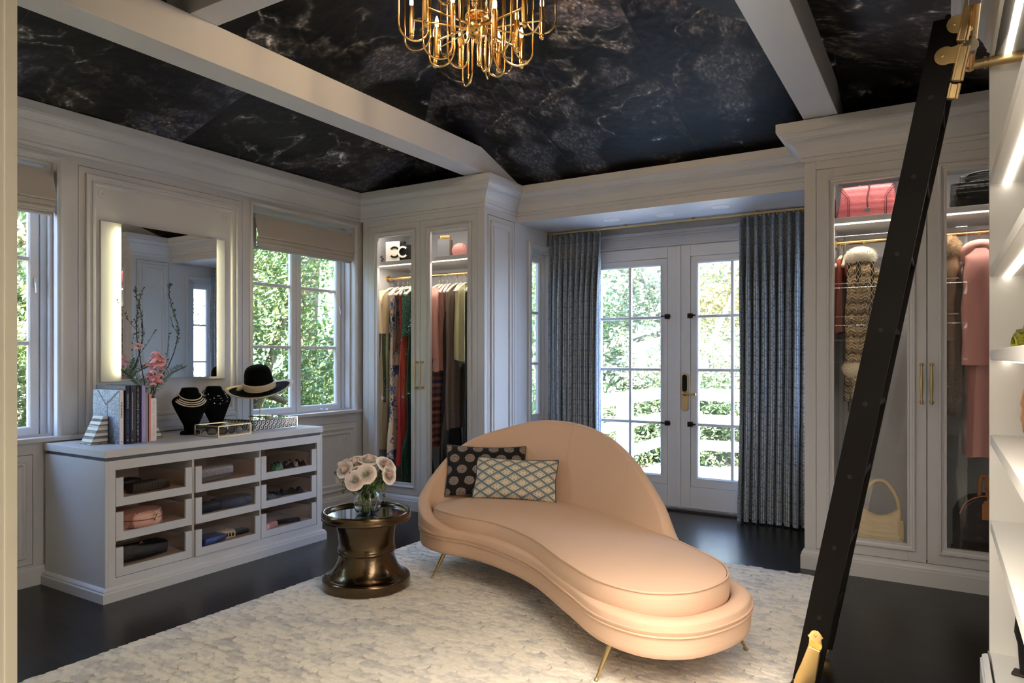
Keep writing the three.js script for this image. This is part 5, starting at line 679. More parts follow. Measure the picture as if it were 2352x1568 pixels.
// a garment hanging on its hanger: built with its width along local x, thickness along local z, hook at the origin
function hangerParts(t, w = .40, m = woodM, hookM = M.steel) {
  mesh('hook', [tube([[-.014, .012, 0], [-.016, .028, 0], [-.002, .038, 0], [.014, .03, 0], [.013, .012, 0], [.002, -.01, 0], [0, -.055, 0]], .0026, 24, 6)], hookM, t);
  const p = []; for (let k = 0; k <= 12; k++) { const u = k / 6 - 1; p.push(V(u * w / 2, -.055 - .085 * Math.pow(Math.abs(u), 1.35), .012 * u * u)); }
  mesh('hanger_arms', [mv(tube(p, .0115, 28, 8), 0, 0, 0), ball(.0135, -w / 2, -.14, .012, 10, 8), ball(.0135, w / 2, -.14, .012, 10, 8)], m, t);
}
function garment(name, label, cat, x, y, z, ry, o, group) {
  const t = thing(name, label, cat, [x, y, z], ry, group), r = rng(o.seed || 1), { len = 1, prof = [[0, .2], [.06, .4], [.3, .36], [1, .44]], dep = .07, folds = 5, mat, amp = .012 } = o;
  hangerParts(t, o.hw || .38, o.hm, o.hk);
  const top = o.top ?? -.075, N = 56, rows = [], ph = r() * 6, ph2 = r() * 6, H = 22;
  const wAt = s => { let k = 0; while (k + 2 < prof.length && prof[k + 1][0] < s) k++; const a = prof[k], b = prof[k + 1]; return lerp(a[1], b[1], sst(a[0], b[0], s)); };
  for (let j = 0; j <= H; j++) { const s = Math.pow(j / H, 1.25), yy = top - s * len - (s > .97 ? .01 * 0 : 0), w = wAt(s), row = []; for (let i = 0; i < N; i++) { const a = i / N * 2 * PI, c = Math.cos(a), sn = Math.sin(a), u = Math.sign(c) * Math.pow(Math.abs(c), .85) * w / 2, e = sst(.0, .22, s), dd = dep * lerp(.35, 1, sst(0, .08, s)) * (1 + .25 * s), zz = Math.sign(sn) * Math.pow(Math.abs(sn), .8) * dd / 2 + e * amp * (Math.sin(u / .44 * folds * PI * 2 + ph + s * .6) + .5 * Math.sin(u / .44 * folds * PI * 3.3 + ph2)); row.push(V(u + e * .006 * Math.sin(yy * 9 + ph), yy + (s < .02 ? -Math.pow(Math.abs(u) / .2, 2) * .03 : 0) + (s > .99 ? .008 * Math.sin(a * 3 + ph) : 0), zz)); } rows.push(row); }
  const us = o.uv || .6; mesh('cloth', quads(rows, false, true, true, (j, i, p) => [(i / N) * .9 / us, p.y / us]), mat, t);
  if (o.sleeve) for (const s of [-1, 1]) { const sl = o.sleeve, c = new THREE.CatmullRomCurve3([V(s * .17, top - .035, 0), V(s * .225, top - .12, .006), V(s * .24, top - sl.len * .5, .012 + .01 * s), V(s * .235, top - sl.len, .02)]), rw = []; for (let j = 0; j <= 16; j++) { const f = j / 16, p = c.getPoint(f), rad = lerp(sl.r || .06, sl.r2 || .055, f), row = []; for (let i = 0; i < 20; i++) { const a = i / 20 * 2 * PI; row.push(V(p.x + Math.cos(a) * rad * .72, p.y + (j === 0 ? .012 : 0), p.z + Math.sin(a) * rad * (f < .05 ? .6 : .95) + .004 * Math.sin(f * 22 + ph + a * 2))); } rw.push(row); } mesh('sleeve', quads(rw, false, true, true, (j, i, p) => [i / 20 * .3 / us, p.y / us]), sl.mat || mat, t); if (sl.fur) { fur(t, 'fur_cuff', V(s * .235, top - sl.len + .02, .02), [.078, .06, .092], 4000, sl.fur, 31, .014); } }
  if (o.strap) for (const s of [-1, 1]) mesh('strap', tube([[s * .10, -.085, 0], [s * .12, top - .02, .01], [s * .13, top - .05, .015]], .005, 12, 6), o.strap, t);
  if (o.extra) o.extra(t); return t;
}
function fur(parent, name, c, rad, n, col, seed, len = .024) { // a tuft of many short hairs over a soft core
  const r = rng(seed), pos = [], core = ball(1, 0, 0, 0, 18, 12, rad.map(x => x * .9)); core.translate(c.x, c.y, c.z);
  const m = std(col, .95, { side: THREE.DoubleSide }), o = mesh(name, core, m, parent);
  for (let k = 0; k < n; k++) { const a = r() * 2 * PI, z = r() * 2 - 1, q = Math.sqrt(1 - z * z), d = V(Math.cos(a) * q, z, Math.sin(a) * q), p = V(d.x * rad[0], d.y * rad[1], d.z * rad[2]).multiplyScalar(.86).add(c), e = p.clone().addScaledVector(d, len * (.6 + r() * .8)).add(V((r() - .5) * len, -len * .5 * r(), (r() - .5) * len)), s = V(r() - .5, r() - .5, r() - .5).cross(d).normalize().multiplyScalar(.0011); pos.push(p.x + s.x, p.y + s.y, p.z + s.z, p.x - s.x, p.y - s.y, p.z - s.z, e.x, e.y, e.z); }
  const g = new THREE.BufferGeometry(); g.setAttribute('position', new THREE.Float32BufferAttribute(pos, 3)); g.computeVertexNormals(); const h = mesh('hairs', g, m, o); h.userData.kind = 'stuff'; return o;
}
{ // left wardrobe: hangers along the brass rail, front edges towards the room
  const R = PI / 2, y = 2.145 - .0155 + .0, z = ZC - .31, gown = [[0, .2], [.05, .36], [.28, .30], [.5, .36], [1, .46]], slim = [[0, .2], [.06, .38], [1, .40]], G = (n, l, c, x, ry, o) => garment(n, l, c, x, y - .022, z, R + ry, o);
  G('jacket', 'cream long sleeved top nearest the window in the tall wardrobe', 'jacket', -4.575, .08, { len: .42, prof: slim, mat: cloth(0xd9c3a0), sleeve: { len: .43, r: .05, r2: .045 }, seed: 1, dep: .05 });
  G('evening_skirt', 'long pale stone skirt hanging behind the blue and white gown', 'skirt', -4.56, .0, { len: 1.45, top: -.15, prof: [[0, .32], [1, .5]], mat: cloth(0xb4ab97), seed: 2, folds: 6, dep: .045 });
  G('dress', 'dark green dress hanging low behind the cream top', 'dress', -4.555, .0, { len: .95, top: -.2, prof: [[0, .3], [1, .38]], mat: cloth(0x16281b), seed: 3, dep: .03 });
  G('gown', 'ivory gown printed with blue flowers and fruit', 'gown', -4.485, .28, { len: 1.62, prof: [[0, .2], [.05, .34], [.25, .32], [1, .46]], mat: cloth(0xffffff, { map: floral }), seed: 4, folds: 4, dep: .06, uv: .8 });
  G('gown', 'sheer nude and dark floral gown between the blue printed and the red one', 'gown', -4.375, .05, { len: .6, prof: slim, mat: cloth(0x6a4a44, { map: floral }), seed: 5, uv: .7, dep: .04 });
  G('gown', 'long scarlet red gown in the tall wardrobe', 'gown', -4.325, .05, { len: 1.66, prof: gown, mat: cloth(0xa01f1c), seed: 6, dep: .05, folds: 5 });
  G('sequin_top', 'short emerald sequinned jacket hanging before the red gown', 'top', -4.285, .1, { len: .46, prof: slim, mat: phy(0xffffff, .25, { map: rep(sequin, 2, 2), metalness: .55, bumpMap: sequin, bumpScale: .002, side: THREE.DoubleSide }), seed: 7, dep: .06, uv: .25 });
  G('gown', 'emerald green sequinned gown hanging to the floor behind the door stile', 'gown', -4.255, .05, { len: 1.62, top: -.3, prof: [[0, .26], [.5, .3], [1, .52]], mat: phy(0x7ad0b4, .3, { map: rep(sequin, 2, 2), metalness: .4, side: THREE.DoubleSide }), seed: 8, dep: .04, uv: .3 });
  G('blouse', 'dusty rose draped blouse in the right half of the tall wardrobe', 'blouse', -3.95, .25, { len: .78, prof: [[0, .22], [.08, .42], [.5, .36], [1, .40]], mat: cloth(0xb98478, { roughness: .5 }), sleeve: { len: .66, r: .055, r2: .04 }, seed: 9, dep: .07, amp: .016 });
  G('dress', 'striped rust and plum knit dress below the dusty rose blouse', 'dress', -3.990, .0, { len: 1.3, top: -.25, prof: [[0, .3], [1, .4]], mat: cloth(0xffffff, { map: ctex(32, 256, (c, w, h) => { const k = ['#54323f', '#8a4a36', '#3b2a3c', '#a5644a']; for (let q = 0; q < 16; q++) { c.fillStyle = k[q % 4]; c.fillRect(0, q * 16, w, 16); } }, true) }), seed: 10, dep: .03, uv: .5 });
  G('gown', 'black satin gown on thin straps', 'gown', -3.86, .25, { len: 1.45, top: -.30, prof: [[0, .27], [.4, .28], [1, .42]], mat: cloth(0x17141b, { roughness: .35 }), strap: M.black, seed: 11, dep: .07, folds: 4 });
  G('gown', 'long taupe gown behind the black satin one', 'gown', -3.79, .1, { len: 1.3, prof: slim, mat: cloth(0x6d5d55), seed: 12, dep: .05 });
  G('dress', 'pale gold green satin dress hanging straight', 'dress', -3.685, .1, { len: .68, prof: [[0, .26], [.1, .36], [1, .36]], mat: cloth(0xb9b486, { roughness: .35 }), seed: 13, dep: .08, folds: 3, amp: .008 });
  G('gown', 'black gown with glinting beads at the right end of the tall wardrobe', 'gown', -3.585, .1, { len: 1.66, prof: gown, mat: cloth(0x0b0b0e, { roughness: .4 }), seed: 14, dep: .07, extra: t => { const r = rng(5), b = []; for (let k = 0; k < 70; k++) b.push(ball(.0035, .15 + r() * .05, -.75 - r() * .5, (r() - .5) * .09 + .0, 5, 4)); mesh('beads', b, M.sparkle, t).userData.kind = 'stuff'; } });
  for (const [x, l] of [[-4.50, 'empty pale hanger beside the ivory printed gown'], [-4.43, 'empty pale hanger between the printed gowns'], [-3.90, 'empty pale hanger between the rose blouse and the black gown'], [-3.735, 'empty pale hanger beside the pale gold green dress']]) { const t = thing('clothes_hanger', l, 'hanger', [x, y - .022, z], R + .25); hangerParts(t); }
}
{ // right wardrobe: coats
  const R = -PI / 2, y = 2.155 - .0375, z = ZC - .31, gold = M.brass, coatP = [[0, .24], [.05, .42], [1, .50]];
  garment('coat', 'zigzag woven coat with an ivory fur collar and cuffs', 'coat', -.435, y, z, R, { hk: gold, len: .93, top: -.09, prof: coatP, mat: cloth(0xffffff, { map: zig, roughness: .9 }), sleeve: { len: .74, r: .075, r2: .07, fur: 0xe8dcc6 }, dep: .17, seed: 21, amp: .014, uv: .32, extra: t => {
    fur(t, 'fur_collar', V(.14, -.085, .01), [.125, .07, .098], 9000, 0xfaf4e6, 41, .013); fur(t, 'fur_hem', V(.12, -.86, 0), [.16, .05, .085], 4000, 0xd9c8ac, 43, .018);
    for (const zz of [-.062, .01, .07]) mesh('braid_trim', quads(Array.from({ length: 15 }, (_, k) => { const f = k / 14, yy = -.13 - f * .70, bx = .262 + .012 * Math.sin(f * 5) - (Math.abs(zz) > .05 ? .035 : -.012); return [V(bx, yy, zz - .013), V(bx + .004, yy, zz), V(bx, yy, zz + .013)]; }), false, false, true, (i, j) => [j / 2, i / 4]), cloth(0xffffff, { map: braid }), t);
    const fr = []; const r = rng(3); for (let k = 0; k < 120; k++) { const xx = .02 + r() * .22, zz = (r() - .5) * .17; fr.push(rod([xx, -.98, zz], [xx + (r() - .5) * .01, -1.08 - r() * .03, zz], .0016, .0008, 4)); } mesh('fringe', fr, std(0x4a3b2c, .9), t).userData.kind = 'stuff'; } });
  garment('blouse', 'terracotta red top just visible at the bay side of the coats', 'top', -.575, y, z, R, { hk: gold, len: .5, prof: [[0, .24], [.06, .4], [1, .42]], mat: cloth(0xa04a3c), dep: .04, seed: 22 });
  garment('coat', 'tan coat with a bushy pale fur collar', 'coat', .055, y, z, R - .05, { hk: gold, len: .9, top: -.09, prof: coatP, mat: cloth(0x96755a), sleeve: { len: .55, r: .06, r2: .055 }, dep: .09, seed: 23, extra: t => { fur(t, 'fur_collar', V(.15, -.075, 0), [.10, .075, .05], 5000, 0xcdb595, 45, .026); fur(t, 'fur_trim', V(.2, -.93, 0), [.07, .16, .05], 4000, 0x8f7c6c, 46, .03); } });
  garment('coat', 'long dusty pink wool coat', 'coat', .205, y, z, R, { hk: gold, len: 1.27, top: -.065, prof: [[0, .30], [.05, .42], [1, .50]], mat: cloth(new THREE.Color(.62, .30, .27), { roughness: .85 }), sleeve: { len: .72, r: .082, r2: .078 }, dep: .12, seed: 24, amp: .012, extra: t => { const m = cloth(new THREE.Color(.66, .34, .30)); mesh('collar', tube([[.17, -.15, -.085], [.19, -.085, -.06], [.185, -.065, .0], [.19, -.085, .06], [.17, -.15, .085]], .034, 24, 12), m, t); mesh('belt', tube([[.26, -.72, -.085], [.285, -.77, -.075], [.275, -.84, -.07]], .010, 12, 6), m, t); } });
  const t1 = thing('clothes_hanger', 'pale hanger holding the edge of the terracotta top', 'hanger', [-.55, y, z], R + .1); hangerParts(t1, .40, woodM, gold);
}
{ // handbags
  const sh1 = 2.238 + .0365, sh2 = 2.245 + .0365;
  { const t = thing('handbag', 'flat half white half black bag with interlocking pale and black letters', 'bag', [-4.40, sh1, -5.13], .25), w = .25, h = .205; mesh('white_half', bb(-w / 2, .022, 0, h, -.025, .025, .006), phy(0xeee8dd, .45), t, 'white half'); mesh('black_half', [bb(.022, w / 2, 0, h - .035, -.025, .025, .006), bb(.022, .07, 0, h, -.025, .025, .006)], phy(0x121112, .35), t, 'black half');
    const arc = (cx, a0, a1, m, z) => mesh('emblem_arc', mv(extr((() => { const s = new THREE.Shape(); s.absarc(0, 0, .056, a0, a1); s.absarc(0, 0, .038, a1, a0, true); s.closePath(); return s; })(), .006, .0015), cx, h * .49, .025 + z), m, t); arc(-.03, -PI * .77, PI * .77, phy(0x121112, .35), 0); arc(.058, PI * .23, PI * 1.77, phy(0xf4f1ea, .4), .003); const ch = []; for (let k = 0; k < 14; k++) ch.push(mv(rotY(new THREE.TorusGeometry(.006, .0016, 6, 10), k % 2 * 1.5), -w / 2 - .03 + .012 * Math.sin(k), .004 + k * .0048, .02 + .002 * k)); mesh('chain', ch, M.black, t).userData.kind = 'stuff'; }
  { const t = thing('perfume_box_bag', 'tall glittering silver box bag with a gold lid', 'bag', [-3.855, sh1, -5.14], .35); mesh('body', bb(-.06, .06, 0, .175, -.045, .045, .003), M.sparkle, t); mesh('lid', bb(-.04, .05, .176, .21, -.03, .03, .003), M.brassBright, t); mesh('edge', bb(.052, .061, .002, .174, .036, .046, .002), M.brass, t); }
  { const t = thing('round_bag', 'small round blush pink bag on the wardrobe shelf', 'bag', [-3.70, sh1, -5.15], .3); const pk = phy(0xdc9a96, .5); mesh('body', mv(ball(.073, 0, 0, 0, 28, 20, [1, .92, .62]), 0, .067, 0), pk, t); mesh('zip', mv(rotX(new THREE.TorusGeometry(.0725, .003, 8, 40), 0).scale(1, .92, 1), 0, .067, .004), phy(0xb8787a, .5), t); mesh('stud', [ball(.005, -.04, .09, .045, 8, 6), ball(.005, .045, .10, .04, 8, 6)], M.brass, t); }
  { const t = thing('handbag', 'large pink crocodile bag with dark stitched creases', 'bag', [-.405, sh2, -5.10], .03), w = .37, h = .215, d = .15, pk = phy(0xffffff, .38, { map: ctex(256, 256, (c, W, Hh) => { c.fillStyle = '#cb6b72'; c.fillRect(0, 0, W, Hh); const r = rng(8); for (let k = 0; k < 17; k++) { c.strokeStyle = `rgba(130,52,60,${.25 + r() * .4})`; c.lineWidth = 1 + r() * 2.5; c.beginPath(); const y = k * 16 + r() * 6; for (let x = 0; x <= W; x += 8) c.lineTo(x, y + 4 * Math.sin(x * .03 + k) + r() * 3); c.stroke(); } for (let k = 0; k < 500; k++) { c.fillStyle = 'rgba(245,160,160,.2)'; c.fillRect(r() * W, r() * Hh, 8, 3); } }), clearcoat: .2 });
    const rows = []; for (let j = 0; j <= 12; j++) { const f = j / 12, ww = w * lerp(1, .80, f), dd = d * lerp(1, .35, f), row = []; for (let i = 0; i < 32; i++) { const a = i / 32 * 2 * PI, q = v => Math.sign(v) * Math.pow(Math.abs(v), .35); row.push(V(q(Math.cos(a)) * ww / 2, f * h * .98, q(Math.sin(a)) * dd / 2 + .004 * Math.sin(f * 30))); } rows.push(row); } mesh('body', quads(rows, false, true, true, (j, i, p) => [p.x / w + .5, p.y / h]), pk, t);
    for (const s of [-1, 1]) mesh('gusset', bb(s * w / 2 - .005, s * (w / 2 + .022), .004, h * .68, -.05, .055, .004), phy(0x51282b, .5), t); const stitch = phy(0x5e2429, .6); mesh('seam', [...[-1, 1].flatMap(s => [tube([[s * .11, .004, .078], [s * .112, .10, .062], [s * .115, .135, .053], [s * .165, .20, .036]], .0022, 20, 6), tube([[s * .10, .004, .079], [s * .102, .10, .063], [s * .106, .14, .053], [s * .15, .205, .034]], .0016, 20, 6)])], stitch, t); mesh('strap', tube([[.0, .215, .0], [.012, .20, .04], [.002, .12, .066], [.006, .05, .08]], .005, 20, 8), stitch, t); mesh('padlock', bb(-.012, .018, .03, .055, .078, .09, .003), M.steel, t); mesh('clasp', [ball(.008, -.045, .213, .01, 10, 8)], M.brass, t); }
  { const t = thing('handbag', 'glossy black crocodile bag with a rolled top handle', 'bag', [.23, sh2, -5.10], 0), w = .37, m = phy(0x0b0a0a, .18, { clearcoat: .8, clearcoatRoughness: .1, bumpMap: T.croc, bumpScale: .006 }); const rows = []; for (let j = 0; j <= 10; j++) { const f = j / 10, row = []; for (let i = 0; i < 32; i++) { const a = i / 32 * 2 * PI, q = v => Math.sign(v) * Math.pow(Math.abs(v), .35); row.push(V(q(Math.cos(a)) * w * lerp(.5, .48, f), f * .155, q(Math.sin(a)) * lerp(.075, .045, f) + .005 * Math.sin(f * 26))); } rows.push(row); } mesh('body', quads(rows, false, true, true, (j, i, p) => [p.x * 3, p.y * 4]), m, t); mesh('flap', bb(-.13, .13, .15, .205, -.03, .035, .01), m, t); mesh('handle', tube([[-.09, .17, .04], [-.085, .20, .045], [0, .212, .045], [.085, .20, .045], [.09, .17, .04]], .008, 30, 10), m, t); }
  { const t = thing('handbag', 'ivory slouchy shoulder bag on the floor of the wardrobe', 'bag', [-.335, .1905, -5.12], .1), m = phy(0xffffff, .6, { map: ctex(256, 256, (c, W, Hh) => { c.fillStyle = '#d9c6a4'; c.fillRect(0, 0, W, Hh); const r = rng(18); for (let k = 0; k < 22; k++) { c.strokeStyle = `rgba(140,115,80,${.15 + r() * .3})`; c.lineWidth = 2; c.beginPath(); for (let x = 0; x <= W; x += 8) c.lineTo(x, k * 12 + r() * 3); c.stroke(); } }) }); const rows = []; for (let j = 0; j <= 14; j++) { const f = j / 14, row = []; for (let i = 0; i < 36; i++) { const a = i / 36 * 2 * PI, c = Math.cos(a), s = Math.sin(a), q = v => Math.sign(v) * Math.pow(Math.abs(v), .5), ww = lerp(.275, .24, f) / 2; row.push(V(q(c) * ww, f * .165 + f * .07 * Math.pow(Math.abs(q(c)), 2.2), q(s) * (lerp(.055, .022, f) + .004 * Math.sin(f * 34)))); } rows.push(row); } mesh('body', quads(rows, false, true, true, (j, i, p) => [p.x * 3 + .5, p.y * 4]), m, t); mesh('handle', tube([[-.115, .20, 0], [-.095, .29, 0], [-.045, .37, 0], [.0, .39, 0], [.045, .37, 0], [.095, .29, 0], [.115, .20, 0]], .014, 40, 10), m, t); mesh('tassel', [bb(.10, .135, .03, .15, .03, .042, .004)], phy(0xc6b18c, .7), t); }
  { const t = thing('handbag', 'dark brown monogrammed bag with a tan handle and luggage tag', 'bag', [.245, .1905, -5.12], .25), mono = ctex(128, 128, (c, W, Hh) => { c.fillStyle = '#2a1f1a'; c.fillRect(0, 0, W, Hh); c.fillStyle = c.strokeStyle = '#4b3a2a'; c.lineWidth = 3; for (const [x, y, k] of [[32, 32, 0], [96, 32, 1], [32, 96, 1], [96, 96, 0]]) { if (k) { c.beginPath(); for (let q = 0; q < 4; q++) { const a = q * PI / 2; c.moveTo(x, y); c.ellipse(x + Math.cos(a) * 9, y + Math.sin(a) * 9, 7, 5, a, 0, PI * 2); } c.fill(); } else { c.beginPath(); c.moveTo(x - 11, y); c.lineTo(x, y - 11); c.lineTo(x + 11, y); c.lineTo(x, y + 11); c.closePath(); c.stroke(); c.fillRect(x - 3, y - 3, 6, 6); } } }, true), m = phy(0xffffff, .5, { map: mono }), tan = phy(0xb4743c, .5), w = .34, h = .36; const pts = [[-w / 2, 0], [w / 2, 0], [w / 2, h * .68], [w * .42, h * .85], [w * .25, h * .96], [0, h], [-w * .25, h * .96], [-w * .42, h * .85], [-w / 2, h * .68]]; const g = fix(mv(extr(pts, .13, .012), 0, 0, -.065)), p = g.attributes.position, u = g.attributes.uv; for (let i = 0; i < p.count; i++) u.setXY(i, p.getX(i) * 7 + p.getZ(i) * 3, p.getY(i) * 7); mesh('body', g, m, t); mesh('piping', tube(pts.slice(2).map(q => V(q[0], q[1] + .004, .078)), .004, 50, 8), tan, t); mesh('handle', [tube([[-.045, .35, .0], [-.04, .44, .0], [-.02, .47, 0], [.0, .44, .0], [.0, .35, .0]], .012, 30, 8)], tan, t, 'tan leather handle'); mesh('tag', [extr([[-.055, .22], [.01, .22], [.01, .31], [-.005, .335], [-.04, .335], [-.055, .31]], .005, .002).translate(0, 0, .082), tube([[-.022, .33, .084], [-.03, .38, .08], [-.02, .40, .02]], .005, 14, 6)], tan, t, 'tan leather luggage tag'); mesh('base_trim', bb(-w / 2 - .008, w / 2 + .008, 0, .03, -.08, .08, .006), phy(0x1c1512, .5), t); }
}
{ // on the lit shelves: only the ends that the photograph shows
  { const t = thing('sandal', 'yellow green block heeled sandal with a twisted rope strap', 'shoe', [.345, 1.4115, -3.36], .12), yl = phy(0xb2b02a, .45), gd = phy(0xc9962f, .35, { metalness: .5 }), ol = phy(0x6e7424, .5); mesh('sole', extr((() => { const s = new THREE.Shape(); s.moveTo(-.10, -.035); s.quadraticCurveTo(-.125, 0, -.10, .035); s.lineTo(.10, .03); s.quadraticCurveTo(.13, 0, .10, -.03); s.closePath(); return s; })(), .012, .003).rotateX(-PI / 2).translate(0, .004, 0), yl, t); mesh('upper', quads(Array.from({ length: 9 }, (_, k) => { const a = PI * k / 8; return Array.from({ length: 6 }, (_, j) => V(-.105 + j * .018, .014 + Math.sin(a) * (.035 + .004 * j), Math.cos(a) * (.04 + .001 * j))); })), yl, t); for (const [o, y] of [[-.09, .052], [-.075, .058]]) { const p = []; for (let k = 0; k <= 60; k++) { const a = PI * k / 60; p.push(V(o + .006 * Math.cos(k * 1.2), .016 + Math.sin(a) * (y - .012) + .005 * Math.sin(k * 1.2), Math.cos(a) * .045)); } mesh('rope', tube(p, .006, 120, 6), phy(0x8d8a1c, .5), t); } mesh('ankle_strap', bb(-.09, .0, .06, .078, -.036, .036, .006), ol, t); mesh('heel_cup', tube([[-.06, .075, -.03], [-.055, .105, -.02], [-.05, .115, 0], [-.055, .105, .02], [-.06, .075, .03]], .008, 24, 8), gd, t); }
  { const t = thing('handbag', 'tan quilted leather bag standing on the lit shelf', 'bag', [.40, 1.0575, -3.33], 0), m = phy(0xb87a38, .5), rows = []; for (let j = 0; j <= 24; j++) { const f = j / 24, row = []; for (let i = 0; i < 40; i++) { const a = i / 40 * 2 * PI, q = v => Math.sign(v) * Math.pow(Math.abs(v), .4), bulge = .006 * Math.abs(Math.sin(f * PI * 4 + i * .6) * Math.sin(f * PI * 4 - i * .6)), e = Math.pow(1 - Math.pow(Math.abs(f * 2 - 1), 6), .5) * .12 + .01; row.push(V(q(Math.cos(a)) * (e + bulge), f * .23, q(Math.sin(a)) * (.045 + bulge) * Math.min(1, e * 9))); } rows.push(row); } mesh('body', quads(rows, false, true), m, t); mesh('chain_strap', tube([[-.09, .22, 0], [-.05, .25, 0], [.05, .25, 0], [.09, .22, 0]], .005, 24, 6), M.brass, t); }
  { const t = thing('beaded_bag', 'pale blue tufted bauble lying on the lower lit shelf', 'ornament', [.32, .7025 - .0, -2.62], 0), r = rng(4), m = phy(0x8ea6cc, .5), g = [ball(.026, 0, .03, 0)]; for (let k = 0; k < 70; k++) { const a = r() * 2 * PI, z = r() * 1.6 - .6, q = Math.sqrt(Math.max(0, 1 - z * z)), d = V(Math.cos(a) * q, z, Math.sin(a) * q); g.push(ball(.0065, d.x * .032, .033 + d.y * .026, d.z * .032, 7, 5)); } mesh('tufts', g, m, t).userData.kind = 'stuff'; mesh('core', ball(.024, 0, .03, 0), m, t); }
  { const t = thing('ankle_boot', 'black ankle boot with a beige lining on the bottom shelf', 'shoe', [.30, .1525, -3.33], PI - .25), b = phy(0x0d0b0b, .5); mesh('shaft', quads([[.0, .03, .0], [.05, .034, 0], [.12, .037, .0], [.165, .046, .004], [.20, .042, .016]].map(([y, w, o]) => Array.from({ length: 24 }, (_, i) => { const a = i / 24 * 2 * PI; return V(Math.cos(a) * w * 1.25 + .0 + o * 0, y + (y > .19 ? .03 * Math.cos(a) : 0), Math.sin(a) * w); })), false, true), b, t); mesh('toe', quads([[-.02, .036, .05], [-.06, .036, .038], [-.10, .026, .028], [-.125, .012, .02], [-.13, .002, .014]].map(([x, w, h]) => Array.from({ length: 14 }, (_, i) => { const a = i / 13 * PI; return V(x, Math.sin(a) * h + .004, Math.cos(a) * w); })), false, false), b, t); mesh('lining', quads([[.16, .03], [.21, .034], [.235, .024]].map(([y, w]) => Array.from({ length: 20 }, (_, i) => { const a = i / 20 * 2 * PI; return V(Math.cos(a) * w * 1.2 + .012, y + .03 * Math.cos(a), Math.sin(a) * w); })), false, true), phy(0xd6b79a, .7), t); mesh('sole', bb(-.12, .062, 0, .012, -.03, .03, .004), std(0x2a1c14, .6), t); }
  { const t = thing('tote_bag', 'cream bag with black edging at the front of the bottom shelf', 'bag', [.395, .1525, -2.93], .0); mesh('body', bb(-.115, .12, 0, .22, -.06, .06, .02), phy(0xe2d3b8, .6), t); mesh('edging', mg([bb(-.118, -.112, 0, .22, .045, .056, .002), bb(-.118, -.112, .212, .222, -.055, .055, .002)]), M.black, t); }
  { const t = thing('shelf_hook', 'tiny gold ornament tip on the upper lit shelf', 'ornament', [.285, 1.7575, -3.05], 0); mesh('spike', mv(rotZ(new THREE.ConeGeometry(.008, .05, 12), PI / 2 + .2), -.02, .01, 0), M.brassBright, t); mesh('bead', ball(.009, .008, .0095, 0), M.brassBright, t); }
}
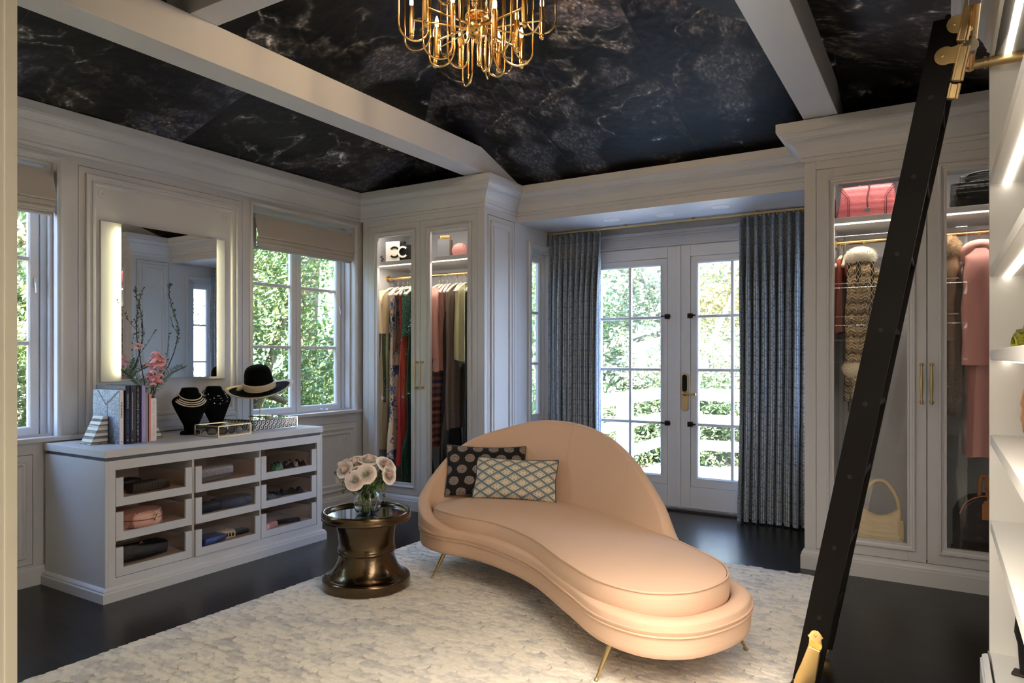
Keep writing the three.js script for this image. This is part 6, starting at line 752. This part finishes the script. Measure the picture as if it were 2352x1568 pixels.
// ------------------------------------------------------------------ garden outside
{
  struct('ground', bb(-60, 40, -.6, -.42, -60, 10), std(new THREE.Color(.22, .17, .11), .95));
  const dk = struct('deck'), dm = std(new THREE.Color(.66, .65, .62), .8), r = rng(9);
  for (let k = 0; k < 23; k++) mesh('deck_board', bb(-3.5, 1.8, -.19, -.155, -6.5 - k * .145 + .004, -6.5 - k * .145 - .141 + .004, .004), dm, dk);
  const wm = std(new THREE.Color(.78, .78, .77), .6);
  const rail = (label, pts, posts, axis) => { const t = thing('railing', label, 'railing', [pts[0][0], -.15, pts[0][1]]); const [[ax, az], [bx, bz]] = pts; for (const [y0, y1] of [[.267, .403], [.63, .75], [.94, 1.10]]) mesh('rail_board', bb(Math.min(0, bx - ax) - (axis ? 0 : .02), Math.max(0, bx - ax) + (axis ? 0 : .02), y0, y1, Math.min(0, bz - az) - (axis ? .02 : 0), Math.max(0, bz - az) + (axis ? .02 : 0), .003), wm, t); for (const [px, pz] of posts) mesh('post', bb(px - ax - .085, px - ax + .085, 0, 1.06, pz - az - .085, pz - az + .085, .006), wm, t); };
  rail('white board railing running away from the house beside the deck', [[-3.38, -6.7], [-3.38, -9.55]], [[-3.28, -8.0]], 0);
  rail('white board railing across the far edge of the deck', [[-3.30, -9.5], [1.6, -9.5]], [[-3.25, -9.6], [-.9, -9.6], [1.5, -9.6]], 1);
  // trees and shrubs: crowns of separate leaves
  const leafG = (() => { const g = new THREE.BufferGeometry(); g.setAttribute('position', new THREE.Float32BufferAttribute([0, 0, 0, .20, .05, .33, .19, .06, .6, 0, .0, 1, -.19, .06, .6, -.20, .05, .33], 3)); g.setIndex([0, 1, 2, 0, 2, 3, 0, 3, 4, 0, 4, 5]); g.computeVertexNormals(); return g; })();
  const leafM = (c) => phy(c.multiplyScalar(.8), .6, { transmission: .4, thickness: 0, side: THREE.DoubleSide });
  const bark = std(0x6b5a48, .9), pale = std(0x9a938a, .9);
  const mats = [leafM(new THREE.Color(.30, .46, .16)), leafM(new THREE.Color(.42, .58, .24)), leafM(new THREE.Color(.17, .28, .11)), leafM(new THREE.Color(.52, .50, .20)), leafM(new THREE.Color(.34, .42, .24))];
  const tree = (name, label, cat, x, z, y0, y1, rad, n, leaf, mi, seed, trunk = bark, lean = 0, group) => {
    const t = thing(name, label, cat, [x, -.42, z], 0, group), r = rng(seed), m = new THREE.InstancedMesh(leafG, mats[mi], n), q = new THREE.Quaternion(), o = new THREE.Matrix4(), col = new THREE.Color();
    const cl = []; for (let k = 0; k < 44; k++) { const a = r() * 2 * PI, e = Math.sqrt(r()) * rad; cl.push(V(Math.cos(a) * e, lerp(y0, y1, r()), Math.sin(a) * e)); }
    for (let i = 0; i < n; i++) {
      const c = cl[Math.floor(r() * cl.length)], R = rad * .42, d = V(r() - .5, r() - .5, r() - .5).normalize().multiplyScalar(R * Math.pow(r(), .45)); d.y *= .8;
      q.setFromEuler(new THREE.Euler(r() * 2.2 - .4, r() * 2 * PI, (r() - .5) * 1.4)); const s = leaf * (.6 + .8 * r());
      o.compose(c.clone().add(d), q, V(s, s, s)); m.setMatrixAt(i, o); col.setHSL(0, 0, .6 + .4 * r()); col.r *= .9 + .35 * r(); m.setColorAt(i, col);
    }
    m.name = 'foliage'; m.castShadow = m.receiveShadow = true; m.userData.kind = 'stuff'; t.add(m);
    const tr = [], rr = Math.min(.16, rad * .09); tr.push(tube([[0, 0, 0], [lean * .4, y0 * .5 + .3, .05], [lean, (y0 + y1) / 2, 0], [lean * 1.3, y1 * .92, -.1]], rr, 20, 8)); for (let k = 0; k < 9; k++) tr.push(rod([lean * .9, lerp(y0 * .6, (y0 + y1) / 2, r()), 0], cl[k].toArray(), rr * .5, rr * .12, 7));
    mesh('trunk', tr, trunk, t);
  };
  const hb = 'leafy shrubs against the left windows';
  // beyond the left windows
  [[-7.3, -1.0, .2, 4.2, 1.4, 42000, .075, 1, 101], [-6.9, -3.7, .1, 3.6, 1.1, 42000, .075, 1, 102], [-7.6, -5.6, .2, 4.6, 1.7, 42000, .075, 0, 103], [-9.8, -2.4, 1, 6.5, 2.4, 26000, .13, 1, 104], [-9.8, -8.8, .4, 6, 2.3, 26000, .12, 0, 105], [-10.5, -5.2, .5, 6.5, 2.2, 24000, .13, 3, 106]].forEach((a, i) => tree('garden_tree', ['bright leafy shrub outside the near window', 'bright leafy shrub behind the black hat', 'leafy green tree outside the right pane of the hat window', 'tall light green tree far outside the near window', 'tall green tree far beyond the hat window', 'yellow green tree furthest beyond the hat window'][i], 'tree', ...a.slice(0, 9), bark, .2));
  // beyond the deck
  [[-4.6, -13.0, .6, 5.2, 1.9, 24000, .10, 4, 111, pale, .5], [-3.0, -16.5, .2, 4.2, 2.3, 26000, .11, 3, 112, pale, .3], [-.6, -17, 1.4, 5.6, 2.2, 24000, .10, 4, 113, pale, .9], [1.6, -14.5, .4, 6, 2.0, 24000, .10, 2, 114, bark, -.5], [-6.6, -11.0, .4, 6, 1.8, 26000, .09, 0, 115, pale, .4], [-2.0, -13.2, .05, 1.35, 1.6, 16000, .085, 2, 116, bark, .1], [-.2, -12.6, .05, 1.3, 1.3, 14000, .085, 0, 117, bark, .1], [-4.2, -11.6, .05, 1.2, 1.1, 12000, .08, 2, 118, bark, .1], [-5.6, -8.1, .2, 3.8, 1.2, 16000, .085, 1, 119, pale, .2], [2.4, -6.6, .2, 4.4, 1.3, 18000, .085, 4, 120, pale, .3]].forEach((a, i) => tree(i > 4 && i < 8 ? 'garden_shrub' : 'garden_tree', ['pale trunked tree behind the corner of the railing', 'sunlit yellow green tree far beyond the left door', 'slender pale tree far beyond the right door', 'dark green tree behind the right curtain', 'tall tree seen at the left edge of the left door', 'dark low shrub behind the railing seen through the right door', 'green low shrub behind the railing near the right curtain', 'dark low shrub behind the corner post', 'bright tree outside the narrow side window', 'pale tree outside the bay window behind the right curtain, seen in the mirror'][i], i > 4 && i < 8 ? 'shrub' : 'tree', ...a));
}
renderer.render(scene, camera);
